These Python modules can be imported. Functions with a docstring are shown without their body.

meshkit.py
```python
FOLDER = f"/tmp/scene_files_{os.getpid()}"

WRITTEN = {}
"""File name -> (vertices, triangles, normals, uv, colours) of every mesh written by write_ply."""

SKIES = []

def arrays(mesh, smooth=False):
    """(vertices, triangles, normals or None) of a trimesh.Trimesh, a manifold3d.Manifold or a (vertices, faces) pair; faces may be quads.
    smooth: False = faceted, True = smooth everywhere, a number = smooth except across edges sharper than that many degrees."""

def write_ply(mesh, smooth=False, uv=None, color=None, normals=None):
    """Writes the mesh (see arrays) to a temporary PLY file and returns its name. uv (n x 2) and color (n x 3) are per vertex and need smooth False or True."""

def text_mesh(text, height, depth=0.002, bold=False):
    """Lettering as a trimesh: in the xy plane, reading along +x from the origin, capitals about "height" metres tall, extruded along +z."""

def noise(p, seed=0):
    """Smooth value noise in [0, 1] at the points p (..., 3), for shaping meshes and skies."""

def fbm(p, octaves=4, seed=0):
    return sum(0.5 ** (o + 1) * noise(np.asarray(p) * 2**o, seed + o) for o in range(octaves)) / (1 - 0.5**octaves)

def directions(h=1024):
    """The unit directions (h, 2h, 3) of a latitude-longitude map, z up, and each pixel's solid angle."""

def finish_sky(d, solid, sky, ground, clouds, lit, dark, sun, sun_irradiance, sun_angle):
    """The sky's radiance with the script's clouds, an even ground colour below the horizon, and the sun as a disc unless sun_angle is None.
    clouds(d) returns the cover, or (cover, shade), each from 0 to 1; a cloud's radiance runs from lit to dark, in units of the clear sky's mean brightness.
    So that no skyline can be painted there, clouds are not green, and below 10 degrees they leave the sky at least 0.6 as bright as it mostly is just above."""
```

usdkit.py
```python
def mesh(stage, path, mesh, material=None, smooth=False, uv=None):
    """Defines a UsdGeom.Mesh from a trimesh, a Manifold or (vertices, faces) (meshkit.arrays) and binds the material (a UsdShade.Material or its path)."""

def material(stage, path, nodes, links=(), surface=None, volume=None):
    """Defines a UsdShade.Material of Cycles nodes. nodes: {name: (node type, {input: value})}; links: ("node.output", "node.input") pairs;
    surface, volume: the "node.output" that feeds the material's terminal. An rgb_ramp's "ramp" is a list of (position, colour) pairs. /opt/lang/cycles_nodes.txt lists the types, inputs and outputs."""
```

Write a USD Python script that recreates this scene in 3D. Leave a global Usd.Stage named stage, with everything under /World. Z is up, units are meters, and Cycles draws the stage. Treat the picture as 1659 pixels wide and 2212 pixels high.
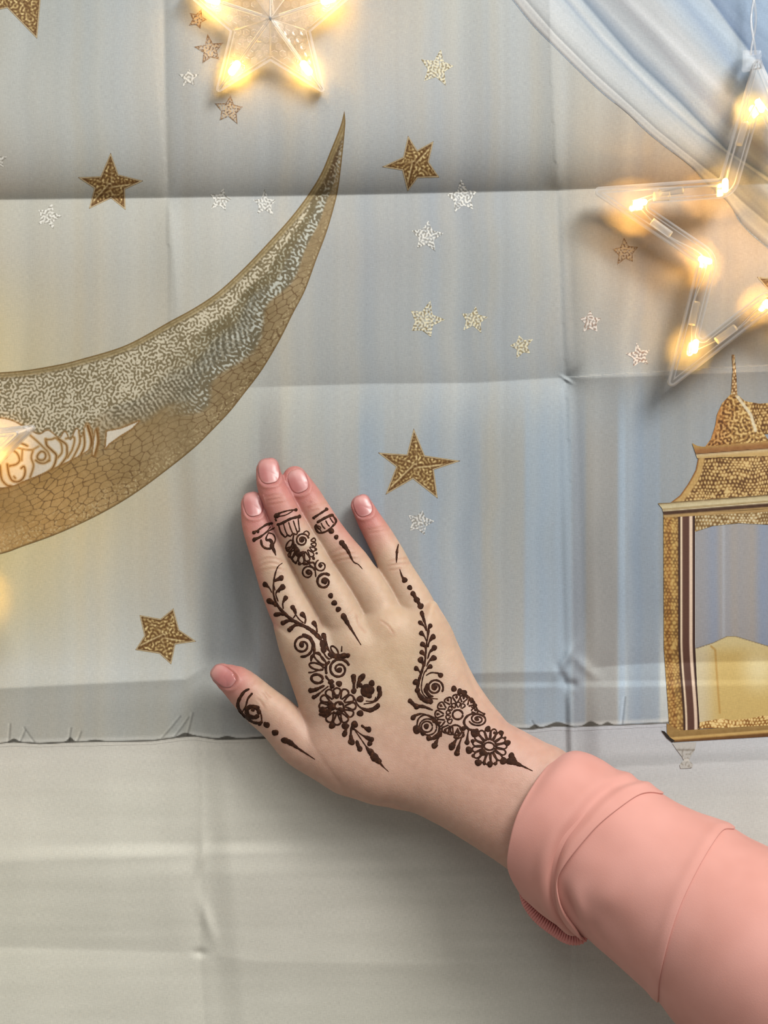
import math, numpy as np, trimesh, shapely, usdkit
from shapely.geometry import Polygon, LineString, Point
from shapely.ops import unary_union
from scipy import ndimage
from scipy.spatial import Delaunay, cKDTree
from scipy.interpolate import RegularGridInterpolator, PchipInterpolator
from pxr import Usd, UsdGeom, UsdLux, UsdShade, Gf, Sdf, Vt

stage = Usd.Stage.CreateInMemory()
UsdGeom.SetStageUpAxis(stage, UsdGeom.Tokens.z)
UsdGeom.SetStageMetersPerUnit(stage, 1.0)
UsdGeom.Xform.Define(stage, '/World')

# ------------------------------------------------------------------ camera, light, exposure
W, H = 1659, 2212
S = 4400.0            # photo pixels per metre on the backdrop
D = 0.60              # camera to backdrop
ZC = 1.40             # height of the picture's centre
cam = UsdGeom.Camera.Define(stage, '/World/camera')
cam.AddTranslateOp().Set(Gf.Vec3d(0, -D, ZC)); cam.AddRotateXOp().Set(90.0)
AP = 20.955
cam.CreateHorizontalApertureAttr(AP); cam.CreateVerticalApertureAttr(AP * H / W)
cam.CreateFocalLengthAttr(AP * D / (W / S)); cam.CreateClippingRangeAttr(Gf.Vec2f(0.02, 50))
cam.CreateExposureAttr(-0.19)

KEY_DIR = np.array([0.50, -0.70, 0.66]); KEY_DIR /= np.linalg.norm(KEY_DIR)
def rect_light(name, pos, target, w, h, intensity, color):
    l = UsdLux.RectLight.Define(stage, '/World/' + name)
    l.CreateWidthAttr(w); l.CreateHeightAttr(h); l.CreateIntensityAttr(intensity); l.CreateColorAttr(Gf.Vec3f(*color))
    z = np.array(pos, float) - np.array(target, float); z /= np.linalg.norm(z)
    x = np.cross([0, 0, 1.0], z); x /= np.linalg.norm(x); y = np.cross(z, x)
    M = Gf.Matrix4d(*x, 0, *y, 0, *z, 0, *map(float, pos), 1)
    l.AddTransformOp().Set(M)
    return l
C0 = np.array([0.0, 0.0, ZC])
rect_light('ceiling_panel_light', C0 + KEY_DIR * 1.5, C0, 0.52, 0.52, 26.0, (1.0, 0.97, 0.93))
rect_light('overhead_fill_light', (0.1, -1.5, 2.62), (0.0, -0.4, 0.9), 1.8, 1.3, 3.5, (1.0, 0.97, 0.92))  # unseen soft light added overhead to fill the scene from above
dome = UsdLux.DomeLight.Define(stage, '/World/room_light')
dome.CreateIntensityAttr(0.12); dome.CreateColorAttr(Gf.Vec3f(1.0, 0.98, 0.96))

# ------------------------------------------------------------------ helpers
def lin(c):
    c = np.asarray(c, float) / 255.0
    return np.where(c <= 0.04045, c / 12.92, ((c + 0.055) / 1.055) ** 2.4)

def P(px, py, t=0.0):
    """photo pixel + height t (in backdrop pixels) in front of the backdrop plane -> metres"""
    px, py, t = np.broadcast_arrays(np.asarray(px, float), np.asarray(py, float), np.asarray(t, float))
    d = t / S
    k = (D - d) / D / S
    return np.stack([(px - W / 2) * k, -d, ZC - (py - H / 2) * k], -1)

used = {}
def numbered(base):
    n = used.get(base, 0); used[base] = n + 1
    return base if n == 0 else f'{base}_{n:03d}'

def tag(prim, label=None, cat=None, group=None, kind=None):
    for k, v in (('label', label), ('category', cat), ('group', group), ('kind', kind)):
        if v: prim.SetCustomDataByKey(k, v)
    return prim

class Thing:
    def __init__(self, name, label, cat, loc=(0, 0, 0), group=None):
        self.path = '/World/' + numbered('/World/' + name).split('/World/')[1]
        self.loc = np.array(loc, float)
        self.x = UsdGeom.Xform.Define(stage, self.path); self.x.AddTranslateOp().Set(Gf.Vec3d(*map(float, loc)))
        self.prim = tag(self.x.GetPrim(), label, cat, group)

class Part:
    def __init__(self, path, loc): self.path, self.loc = path, loc

def obj(name, mesh, material, parent=None, smooth=True, color=None, label=None, kind=None, uv=None):
    root = parent.path if parent else '/World'
    path = root + '/' + numbered(root + '/' + name)[len(root) + 1:]
    loc = parent.loc if parent else np.zeros(3)
    if isinstance(mesh, trimesh.Trimesh): v, f = np.array(mesh.vertices), np.array(mesh.faces)
    else: v, f = np.asarray(mesh[0], float), np.asarray(mesh[1], int)
    if f.shape[1] == 4: f = np.vstack([f[:, [0, 1, 2]], f[:, [0, 2, 3]]])
    m = usdkit.mesh(stage, path, trimesh.Trimesh(v - loc, f, process=False), MATS[material], smooth=smooth, uv=uv)
    if color is not None:
        UsdGeom.PrimvarsAPI(m).CreatePrimvar('ink', Sdf.ValueTypeNames.Color3fArray, 'vertex').Set(Vt.Vec3fArray.FromNumpy(np.asarray(color, np.float32)))
    tag(m.GetPrim(), label, kind=kind)
    return Part(path, loc)

def smoothstep(a, b, x):
    x = np.clip((x - a) / (b - a), 0, 1); return x * x * (3 - 2 * x)
def mixc(a, b, w):
    w = np.asarray(w)[..., None]; return a * (1 - w) + b * w

def catmull(pts, step=3.0):
    pts = np.asarray(pts, float)
    if len(pts) < 3:
        n = max(2, int(np.linalg.norm(pts[-1] - pts[0]) / step) + 1)
        return pts[0] + (pts[-1] - pts[0]) * np.linspace(0, 1, n)[:, None]
    p = np.vstack([2 * pts[0] - pts[1], pts, 2 * pts[-1] - pts[-2]]); out = []
    for i in range(1, len(p) - 2):
        n = max(1, int(np.ceil(np.linalg.norm(p[i + 1] - p[i]) / step)))
        t = (np.arange(n) / n)[:, None]
        a, b, c, d = p[i - 1], p[i], p[i + 1], p[i + 2]
        out.append(0.5 * (2 * b + (c - a) * t + (2 * a - 5 * b + 4 * c - d) * t**2 + (3 * b - a - 3 * c + d) * t**3))
    return np.vstack(out + [pts[-1:]])

def polydist(px, py, poly, signed=False, reach=1e9):
    """distance from points to a polyline, position along it (0..1) and side"""
    poly = np.asarray(poly, float)
    px = np.asarray(px, float).ravel(); py = np.asarray(py, float).ravel()
    best = np.full(px.shape, 1e9); along = np.zeros_like(best); side = np.ones_like(best)
    seg = np.linalg.norm(np.diff(poly, axis=0), axis=1); acc = np.concatenate([[0], np.cumsum(seg)])
    for i in range(len(poly) - 1):
        a, b = poly[i], poly[i + 1]; d = b - a; L2 = d @ d + 1e-12
        sel = slice(None)
        if reach < 1e8:
            lo, hi = np.minimum(a, b) - reach, np.maximum(a, b) + reach
            sel = np.nonzero((px > lo[0]) & (px < hi[0]) & (py > lo[1]) & (py < hi[1]))[0]
            if len(sel) == 0: continue
        x, y = px[sel] - a[0], py[sel] - a[1]
        u = np.clip((x * d[0] + y * d[1]) / L2, 0, 1)
        r = np.hypot(x - u * d[0], y - u * d[1])
        c = np.sign(d[0] * y - d[1] * x)
        w = r < best[sel]
        best[sel] = np.where(w, r, best[sel]); along[sel] = np.where(w, (acc[i] + u * seg[i]) / acc[-1], along[sel]); side[sel] = np.where(w, c, side[sel])
    return best, along, side

def grid_faces(n, m, wrap=False):
    """faces of an n x m vertex grid (row major); wrap joins the last column with the first"""
    i, j = np.meshgrid(np.arange(n - 1), np.arange(m if wrap else m - 1), indexing='ij')
    j2 = (j + 1) % m
    return np.stack([i * m + j, i * m + j2, (i + 1) * m + j2, (i + 1) * m + j], -1).reshape(-1, 4)

def tube(path, r, n=8, closed=False):
    """round tube along a 3D path (metres); r scalar or per point; ends capped"""
    path = np.asarray(path, float); r = np.broadcast_to(r, len(path))
    tan = np.gradient(path, axis=0); tan /= np.linalg.norm(tan, axis=1, keepdims=True) + 1e-12
    up = np.array([0, 1.0, 0]); rings = []
    for p, t, rr in zip(path, tan, r):
        s = np.cross(t, up); s /= np.linalg.norm(s) + 1e-9; q = np.cross(s, t)
        a = np.arange(n) * 2 * np.pi / n
        rings.append(p + rr * (np.cos(a)[:, None] * s + np.sin(a)[:, None] * q))
    v = np.vstack(rings + [path[:1], path[-1:]]); f = grid_faces(len(path), n, True)
    k = len(path) * n; tri = np.vstack([f[:, [0, 2, 1]], f[:, [0, 3, 2]]])
    a = np.arange(n); b = (a + 1) % n
    tri = np.vstack([tri, np.stack([np.full(n, k), b, a], 1)[:, [0, 2, 1]], np.stack([np.full(n, k + 1), a + k - n, b + k - n], 1)[:, [0, 2, 1]]])
    m = trimesh.Trimesh(v, tri, process=False); m.fix_normals(); return m

def bandnoise(shape, wl, seed, it=7, gain=2.6, stretch=None):
    """labyrinth pattern of wavelength wl (grid cells), -1..1"""
    f = np.random.default_rng(seed).normal(size=shape)
    s = wl / 5.2; sy, sx = (s, s) if stretch is None else (s * stretch[0], s * stretch[1])
    for _ in range(it):
        f = ndimage.gaussian_filter(f, (sy, sx), mode='wrap') - ndimage.gaussian_filter(f, (sy * 1.7, sx * 1.7), mode='wrap')
        f = np.tanh(gain * f / (f.std() + 1e-9) / 2)
    return f
def sample(f, x, y, cell):
    x, y = np.broadcast_arrays(np.asarray(x, float), np.asarray(y, float))
    return ndimage.map_coordinates(f, [y / cell, x / cell], order=1, mode='grid-wrap')
def softnoise(shape, sig, seed):
    f = ndimage.gaussian_filter(np.random.default_rng(seed).normal(size=shape), sig, mode='wrap'); return f / f.std()

# ------------------------------------------------------------------ materials
MATS = {}
def mat(name, nodes, links=(), surface='p.BSDF'):
    MATS[name] = usdkit.material(stage, '/World/Looks/' + name, nodes, links, surface=surface)
def plain(name, rgb, rough=0.5, **kw):
    mat(name, {'p': ('principled_bsdf', {'base_color': tuple(lin(rgb)), 'roughness': rough, **kw})})
# ink printed on woven polyester: colour per vertex, a fine weave as grain and relief
mat('printed_fabric', {
    'ink': ('attribute', {'attribute': 'ink'}),
    'g': ('geometry', {}),
    'mh': ('mapping', {'scale': (420.0, 1.0, 2600.0)}), 'mv': ('mapping', {'scale': (2600.0, 1.0, 420.0)}),
    'nh': ('noise_texture', {'scale': 1.0, 'detail': 1.0}), 'nv': ('noise_texture', {'scale': 1.0, 'detail': 1.0}),
    'add': ('math', {'math_type': 'add'}), 'rng': ('map_range', {'from_min': 0.6, 'from_max': 1.4, 'to_min': 0.90, 'to_max': 1.10}),
    'mul': ('mix_color', {'blend_type': 'multiply', 'fac': 1.0}),
    'b': ('bump', {'strength': 0.12, 'distance': 0.0003}),
    'p': ('principled_bsdf', {'roughness': 0.62, 'specular_ior_level': 0.25, 'sheen_weight': 0.08, 'sheen_roughness': 0.4})},
    [('g.position', 'mh.vector'), ('g.position', 'mv.vector'), ('mh.vector', 'nh.vector'), ('mv.vector', 'nv.vector'),
     ('nh.fac', 'add.value1'), ('nv.fac', 'add.value2'), ('add.value', 'rng.value'), ('ink.color', 'mul.a'), ('rng.result', 'mul.b'),
     ('mul.result', 'p.base_color'), ('add.value', 'b.height'), ('b.normal', 'p.normal')])
mat('skin', {
    'ink': ('attribute', {'attribute': 'ink'}), 'g': ('geometry', {}),
    'n': ('noise_texture', {'scale': 900.0, 'detail': 3.0, 'roughness': 0.6}), 'v': ('voronoi_texture', {'scale': 1500.0}),
    'm': ('math', {'math_type': 'multiply_add', 'value2': 0.7}),
    'b': ('bump', {'strength': 0.22, 'distance': 0.0004}),
    'p': ('principled_bsdf', {'roughness': 0.5, 'specular_ior_level': 0.4, 'subsurface_weight': 0.35, 'subsurface_scale': 0.0022, 'subsurface_radius': (1.0, 0.38, 0.2)})},
    [('ink.color', 'p.base_color'), ('g.position', 'n.vector'), ('g.position', 'v.vector'), ('v.distance', 'm.value1'), ('n.fac', 'm.value3'), ('m.value', 'b.height'), ('b.normal', 'p.normal')])
mat('nail', {
    'ink': ('attribute', {'attribute': 'ink'}),
    'p': ('principled_bsdf', {'roughness': 0.36, 'specular_ior_level': 0.6, 'coat_weight': 0.32, 'coat_roughness': 0.28, 'subsurface_weight': 0.2, 'subsurface_scale': 0.001})},
    [('ink.color', 'p.base_color')])
mat('henna_paste', {
    'g': ('geometry', {}), 'n': ('noise_texture', {'scale': 700.0, 'detail': 3.0}),
    'r': ('rgb_ramp', {'ramp': [(0.35, tuple(lin((42, 23, 14)))), (0.6, tuple(lin((58, 33, 20)))), (0.78, tuple(lin((88, 53, 31))))]}),
    'b': ('bump', {'strength': 0.3, 'distance': 0.0003}),
    'p': ('principled_bsdf', {'roughness': 0.75, 'specular_ior_level': 0.15})},
    [('g.position', 'n.vector'), ('n.fac', 'r.fac'), ('r.color', 'p.base_color'), ('n.fac', 'b.height'), ('b.normal', 'p.normal')])
mat('pink_knit', {
    'g': ('geometry', {}), 'n': ('noise_texture', {'scale': 1800.0, 'detail': 2.0}), 'n2': ('noise_texture', {'scale': 40.0, 'detail': 2.0}),
    'r': ('rgb_ramp', {'ramp': [(0.3, tuple(lin((194, 139, 128)))), (0.7, tuple(lin((205, 151, 141))))]}),
    'b': ('bump', {'strength': 0.15, 'distance': 0.0003}),
    'p': ('principled_bsdf', {'roughness': 0.75, 'specular_ior_level': 0.2, 'sheen_weight': 0.1, 'sheen_roughness': 0.45, 'sheen_tint': (1.0, 0.85, 0.82)})},
    [('g.position', 'n.vector'), ('g.position', 'n2.vector'), ('n2.fac', 'r.fac'), ('r.color', 'p.base_color'), ('n.fac', 'b.height'), ('b.normal', 'p.normal')])
plain('hem_thread', (206, 138, 132), 0.8)
plain('wall_paint', (205, 200, 190), 0.8)
plain('floor_vinyl', (150, 140, 128), 0.5)
def clear(name, white, rough=0.06, ior=1.45, tint=(1, 1, 1)):
    mat(name, {
        'tr': ('transparent_bsdf', {'color': (0.995, 0.995, 0.995)}), 'gl': ('glossy_bsdf', {'color': (1, 1, 1), 'roughness': rough}),
        'fr': ('fresnel', {'IOR': ior}), 'm1': ('mix_closure', {}),
        'df': ('translucent_bsdf', {'color': (0.95, 0.95, 0.95)}), 'd2': ('diffuse_bsdf', {'color': (0.95, 0.95, 0.95)}),
        'm2': ('mix_closure', {'fac': 0.5}), 'm3': ('mix_closure', {'fac': white})},
        [('fr.fac', 'm1.fac'), ('tr.BSDF', 'm1.closure1'), ('gl.BSDF', 'm1.closure2'), ('df.BSDF', 'm2.closure1'), ('d2.BSDF', 'm2.closure2'),
         ('m1.closure', 'm3.closure1'), ('m2.closure', 'm3.closure2')], surface='m3.closure')
clear('clear_plastic', 0.012); clear('clear_rim', 0.21, 0.10); clear('frosted_sleeve', 0.4, 0.3); clear('clear_wire', 0.25, 0.15); clear('clear_facet', 0.012); clear('clear_relief', 0.07, 0.08)
def led(name, strength):
    mat(name, {'e': ('emission', {'color': (1.0, 0.55, 0.12), 'strength': strength})}, surface='e.emission')
led('led_warm', 145.0); led('led_warm_bright', 62.0)

# ------------------------------------------------------------------ the room: wall behind, floor, printed cloth
def box(lo, hi):
    m = trimesh.creation.box(np.array(hi, float) - np.array(lo, float)); m.apply_translation((np.array(hi, float) + np.array(lo, float)) / 2); return m
for nm, m, mt in (('wall_back', box((-4.0, 0.022, 0), (4.0, 0.12, 2.7)), 'wall_paint'), ('floor', box((-4.0, -5.0, -0.08), (4.0, 0.12, 0.0)), 'floor_vinyl')):
    obj(nm, m, mt, smooth=False); tag(stage.GetPrimAtPath('/World/' + nm), kind='structure')

# fold lines left in the cloth: (line, height on its + side, on its - side, width of the fold); + is below / left of the line
CREASES = [
    ([(-300, 440), (0, 432), (360, 428), (740, 422), (1200, 412), (1290, 408), (1659, 398), (2000, 388)], 60, 100, 120, (0, 0)),
    ([(430, 842), (600, 835), (800, 829), (1025, 827), (1220, 815)], 30, 18, 85, (.3, 0)),
    ([(1222, 818), (1420, 811), (1659, 802), (2000, 790)], -16, -10, 70, (0.03, 0)),
    ([(-300, 1502), (0, 1487), (150, 1479), (400, 1467), (440, 1442), (470, 1438)], -36, -20, 110, (0, .08)),
    ([(940, 1457), (1100, 1452), (1232, 1450)], -22, -10, 80, (.3, .05)),
    ([(1250, 1446), (1330, 1438), (1420, 1432), (1659, 1428), (2000, 1420)], 20, 16, 80, (.06, 0)),
    ([(1180, -300), (1190, 100), (1200, 413)], -14, -14, 60, (0, 0)),
    ([(1203, 413), (1212, 600), (1222, 818)], 14, 17, 45, (0, 0)),
    ([(1222, 818), (1236, 1100), (1240, 1430)], 13, 15, 45, (0, 0)),
    ([(1243, 1470), (1245, 1570), (1248, 1650), (1252, 2300)], 8, 12, 50, (.02, .4)),
    ([(350, -200), (356, 120), (362, 428)], 14, 18, 40, (0, 0)),
    ([(364, 430), (376, 560), (388, 760)], -8, -10, 45, (0, .5)),
    ([(428, 1500), (434, 1620), (437, 1760), (436, 1850)], -14, -16, 55, (.3, .1)),
    ([(436, 1850), (434, 1950), (432, 2050), (447, 2300)], 8, 9, 45, (.1, .2)),
    ([(-300, 1868), (0, 1862), (420, 1850)], -11, -8, 110, (0, .15)),
    ([(-300, 2040), (0, 2046), (200, 2052), (432, 2058)], 12, 12, 95, (0, .1)),
    ([(434, 2058), (560, 2078), (900, 2082), (1659, 2072), (2000, 2070)], -11, -8, 100, (.05, 0)),
]
WAVE = softnoise((512, 512), 14, 5)
WAVE2 = ndimage.gaussian_filter(np.random.default_rng(6).normal(size=(512, 512)), (26, 3.2), mode='wrap'); WAVE2 /= WAVE2.std()
def cloth_t(px, py):
    shp = np.shape(px); px = np.ravel(px).astype(float); py = np.ravel(py).astype(float)
    t = -29 + 4.0 * sample(WAVE, px + 4000, py + 4000, 9.0) + 0.9 * sample(WAVE2, px + 4000, py + 4000, 8.0)
    for line, ap, an, L, (f0, f1) in CREASES:
        d, u, s = polydist(px, py, line, reach=14 * L)
        w = np.ones_like(u)
        a0, b0 = np.array(line[0], float), np.array(line[-1], float)
        u = ((px - a0[0]) * (b0 - a0)[0] + (py - a0[1]) * (b0 - a0)[1]) / ((b0 - a0) @ (b0 - a0))
        if f0: w *= smoothstep(0, f0, u)
        if f1: w *= smoothstep(0, f1, 1 - u)
        a = np.where(s > 0, ap, an)
        d2 = np.sqrt(d * d + 2.0) - 1.41
        t += w * a * (1 - np.exp(-d2 / L)) * np.exp(-d2 / (4.5 * L)) * smoothstep(14 * L, 7 * L, d2)
    for cx, cy, a, r, asp, ang in ((1224, 820, 7, 12, .3, .6), (1232, 818, -5, 26, .35, -0.9), (1222, 1425, 9, 40, .22, 2.1), (1216, 1465, -6, 34, .25, 1.15), (1236, 1478, -7, 12, .8, 0), (1262, 1440, 6, 40, .3, .7), (437, 1850, 7, 34, .3, 1.9), (448, 1990, 6, 50, .25, 1.25), (432, 2058, -6, 14, .6, 0)):
        x, y = px - cx, py - cy; c, s_ = math.cos(ang), math.sin(ang)
        t += a * np.exp(-((x * c + y * s_) / r) ** 2 - ((-x * s_ + y * c) / (r * asp)) ** 2)
    return t.reshape(shp)

# print on the cloth, with some light and shade painted in: a curtain in soft bands, warm at the left, blue at the right, over a pale floor
GX = [-300, 0, 200, 400, 600, 800, 1000, 1200, 1400, 1659, 2100]
GY = [-300, 0, 250, 420, 440, 550, 700, 900, 1100, 1300, 1450, 1600]
GRID = [  # warmth near the star lights is partly their glow painted in
 [(188,186,180),(186,185,180),(184,184,183),(182,182,182),(188,180,174),(184,178,172),(180,180,178),(180,180,180),(186,190,194),(190,196,202),(190,196,202)],
 [(188,186,180),(186,185,180),(182,184,184),(182,182,182),(188,180,174),(184,178,172),(180,180,178),(180,180,180),(186,190,194),(190,196,202),(190,196,202)],
 [(188,184,176),(185,182,176),(184,184,182),(184,182,180),(182,180,178),(178,178,179),(168,168,169),(172,170,166),(186,174,162),(188,180,174),(188,180,174)],
 [(188,182,172),(186,180,172),(186,184,178),(184,182,180),(180,179,178),(172,173,175),(163,164,167),(168,166,162),(190,168,148),(190,172,156),(190,172,156)],
 [(190,182,170),(188,182,170),(188,184,176),(186,184,180),(182,180,178),(172,173,175),(163,164,167),(168,166,162),(190,168,148),(190,172,156),(190,172,156)],
 [(194,186,170),(192,184,170),(188,183,174),(187,185,180),(184,182,178),(167,168,171),(164,166,168),(167,166,163),(184,164,147),(186,168,152),(186,168,152)],
 [(206,190,156),(203,190,160),(192,184,170),(188,183,174),(186,182,176),(168,171,175),(163,166,169),(166,166,166),(176,166,156),(178,164,150),(178,164,150)],
 [(206,190,150),(204,190,152),(196,186,162),(190,185,172),(188,186,180),(177,181,185),(176,180,184),(164,172,180),(152,160,170),(150,154,160),(150,154,160)],
 [(206,186,130),(204,186,136),(198,184,152),(188,181,170),(172,172,170),(164,170,177),(164,170,178),(162,170,180),(148,158,170),(152,156,166),(152,156,166)],
 [(206,190,144),(208,195,158),(202,195,180),(186,183,178),(166,170,174),(162,170,180),(162,170,182),(162,172,188),(146,155,166),(150,156,168),(150,156,168)],
 [(206,198,180),(210,206,196),(207,205,200),(198,198,196),(174,178,182),(166,173,181),(168,176,186),(166,177,190),(204,212,216),(196,203,208),(196,203,208)],  # left end raised for the light caught just above the lower fold
 [(196,188,176),(192,186,176),(190,186,178),(188,187,182),(182,183,184),(172,176,180),(168,172,176),(166,174,182),(188,195,199),(188,194,198),(188,194,198)],
]
_print = RegularGridInterpolator((GY, GX), np.array(GRID, float), bounds_error=False, fill_value=None)
STRIPE = {s: ndimage.gaussian_filter1d(np.random.default_rng(s).normal(size=4096), w, mode='wrap') for s, w in ((1, 7), (2, 7), (3, 20), (4, 20), (9, 2.2))}
STRIPE = {k: v / v.std() for k, v in STRIPE.items()}
MOTT = softnoise((400, 400), 9, 21)
HLINE = lambda x: np.interp(x, [-2000, 0, 30, 85, 150, 200, 330, 390, 420, 470, 600, 900, 1100, 1150, 1200, 1240, 1320, 1430, 1659, 2900],
                            [1640, 1606, 1603, 1606, 1603, 1603, 1600, 1592, 1590, 1597, 1594, 1582, 1573, 1575, 1569, 1571, 1567, 1562, 1547, 1500])
def stripes(px, py):
    j = 10 * sample(MOTT, px * .2 + 900, py + 900, 6.0)
    g = lambda s, x: np.interp((x + 2000) % 4096, np.arange(4096), STRIPE[s])
    a = 2.4 * g(1, px + j * .35) + 3.0 * g(3, px + j) + 1.2 * g(9, px + j * .15)
    b = 2.6 * g(2, px + j * .35) + 3.4 * g(4, px + j)
    return a, b
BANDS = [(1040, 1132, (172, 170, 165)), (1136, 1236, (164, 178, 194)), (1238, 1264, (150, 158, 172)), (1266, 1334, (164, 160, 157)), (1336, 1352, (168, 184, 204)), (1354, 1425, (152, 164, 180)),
         (905, 1036, (162, 170, 180)), (438, 545, (136, 138, 140)), (560, 610, (168, 164, 160)), (640, 700, (184, 182, 176)), (776, 830, (168, 180, 194))]  # grey band left of the fingers: printed fold plus painted-in hand shadow
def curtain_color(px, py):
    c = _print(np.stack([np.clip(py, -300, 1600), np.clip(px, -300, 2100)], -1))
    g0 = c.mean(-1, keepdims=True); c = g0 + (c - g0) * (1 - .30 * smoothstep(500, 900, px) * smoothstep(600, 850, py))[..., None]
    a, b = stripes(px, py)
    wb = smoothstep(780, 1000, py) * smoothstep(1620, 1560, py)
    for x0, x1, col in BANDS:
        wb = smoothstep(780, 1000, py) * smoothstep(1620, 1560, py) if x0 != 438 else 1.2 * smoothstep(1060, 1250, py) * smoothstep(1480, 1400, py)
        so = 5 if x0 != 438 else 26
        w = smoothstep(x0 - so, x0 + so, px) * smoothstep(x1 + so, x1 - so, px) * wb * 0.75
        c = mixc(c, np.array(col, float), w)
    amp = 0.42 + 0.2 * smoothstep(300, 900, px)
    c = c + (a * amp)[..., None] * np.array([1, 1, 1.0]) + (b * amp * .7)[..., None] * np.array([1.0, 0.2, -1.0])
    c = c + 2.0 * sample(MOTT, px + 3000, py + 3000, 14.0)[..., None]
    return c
FX = [-300, 0, 300, 600, 900, 1200, 1400, 1659, 2100]
FGRID = np.array([
 [(194,191,180)]*2 + [(192,189,178),(187,186,175),(178,178,172),(168,172,174),(170,174,177),(176,181,184),(176,181,184)],
 [(197,195,181)]*2 + [(195,194,180),(190,189,176),(182,181,170),(174,176,172),(182,185,180),(188,190,183),(188,190,183)],
 [(194,193,177)]*2 + [(190,189,175),(180,178,166),(174,172,160),(176,176,166),(182,182,172),(184,184,174),(184,184,174)],  # middle of this row darker, the arm's soft shadow painted in
 [(192,191,176)]*2 + [(190,189,175),(186,186,172),(182,182,168),(178,178,166),(180,180,170),(180,180,170),(180,180,170)]], float)
_floor = RegularGridInterpolator(([1560, 1720, 1960, 2300], FX), FGRID, bounds_error=False, fill_value=None)
STREAK = ndimage.gaussian_filter(np.random.default_rng(31).normal(size=(700, 300)), (1.3, 14), mode='wrap'); STREAK /= STREAK.std()
def floor_color(px, py):
    c = _floor(np.stack([np.clip(py, 1560, 2300), np.clip(px, -300, 2100)], -1))
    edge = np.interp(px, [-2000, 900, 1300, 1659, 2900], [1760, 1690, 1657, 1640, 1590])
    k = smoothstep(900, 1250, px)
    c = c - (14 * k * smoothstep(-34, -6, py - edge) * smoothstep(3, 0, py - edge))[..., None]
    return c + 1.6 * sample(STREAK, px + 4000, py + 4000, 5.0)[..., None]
PRINT_TONE = np.array([.876, .892, .884])       # the printing's own density
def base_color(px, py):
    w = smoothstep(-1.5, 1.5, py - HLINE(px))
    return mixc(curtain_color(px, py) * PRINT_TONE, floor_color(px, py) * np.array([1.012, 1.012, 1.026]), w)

backdrop = Thing('backdrop_cloth', 'creased fabric backdrop printed with golden crescent, stars, lantern and curtain, behind the hand', 'backdrop', P(W / 2, 2900, 0))
def axis(lo, f0, f1, hi, fine, coarse):
    return np.concatenate([np.arange(lo, f0, coarse), np.arange(f0, f1, fine), np.arange(f1, hi + 1, coarse)])
ax, ay = axis(-1240, -40, 1700, 2900, 4, 30), axis(-900, -40, 2252, 2900, 4, 27)
ay = np.unique(np.concatenate([ay, np.arange(394, 446, 1.6), np.arange(786, 846, 1.6), np.arange(1424, 1500, 2.0)]))
gx, gy = np.meshgrid(ax, ay)
CT = cloth_t(gx, gy)
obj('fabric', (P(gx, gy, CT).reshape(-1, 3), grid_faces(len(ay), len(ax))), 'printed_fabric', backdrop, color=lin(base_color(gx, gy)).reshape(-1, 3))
_ct = RegularGridInterpolator((ay, ax), CT, bounds_error=False, fill_value=None)

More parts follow.
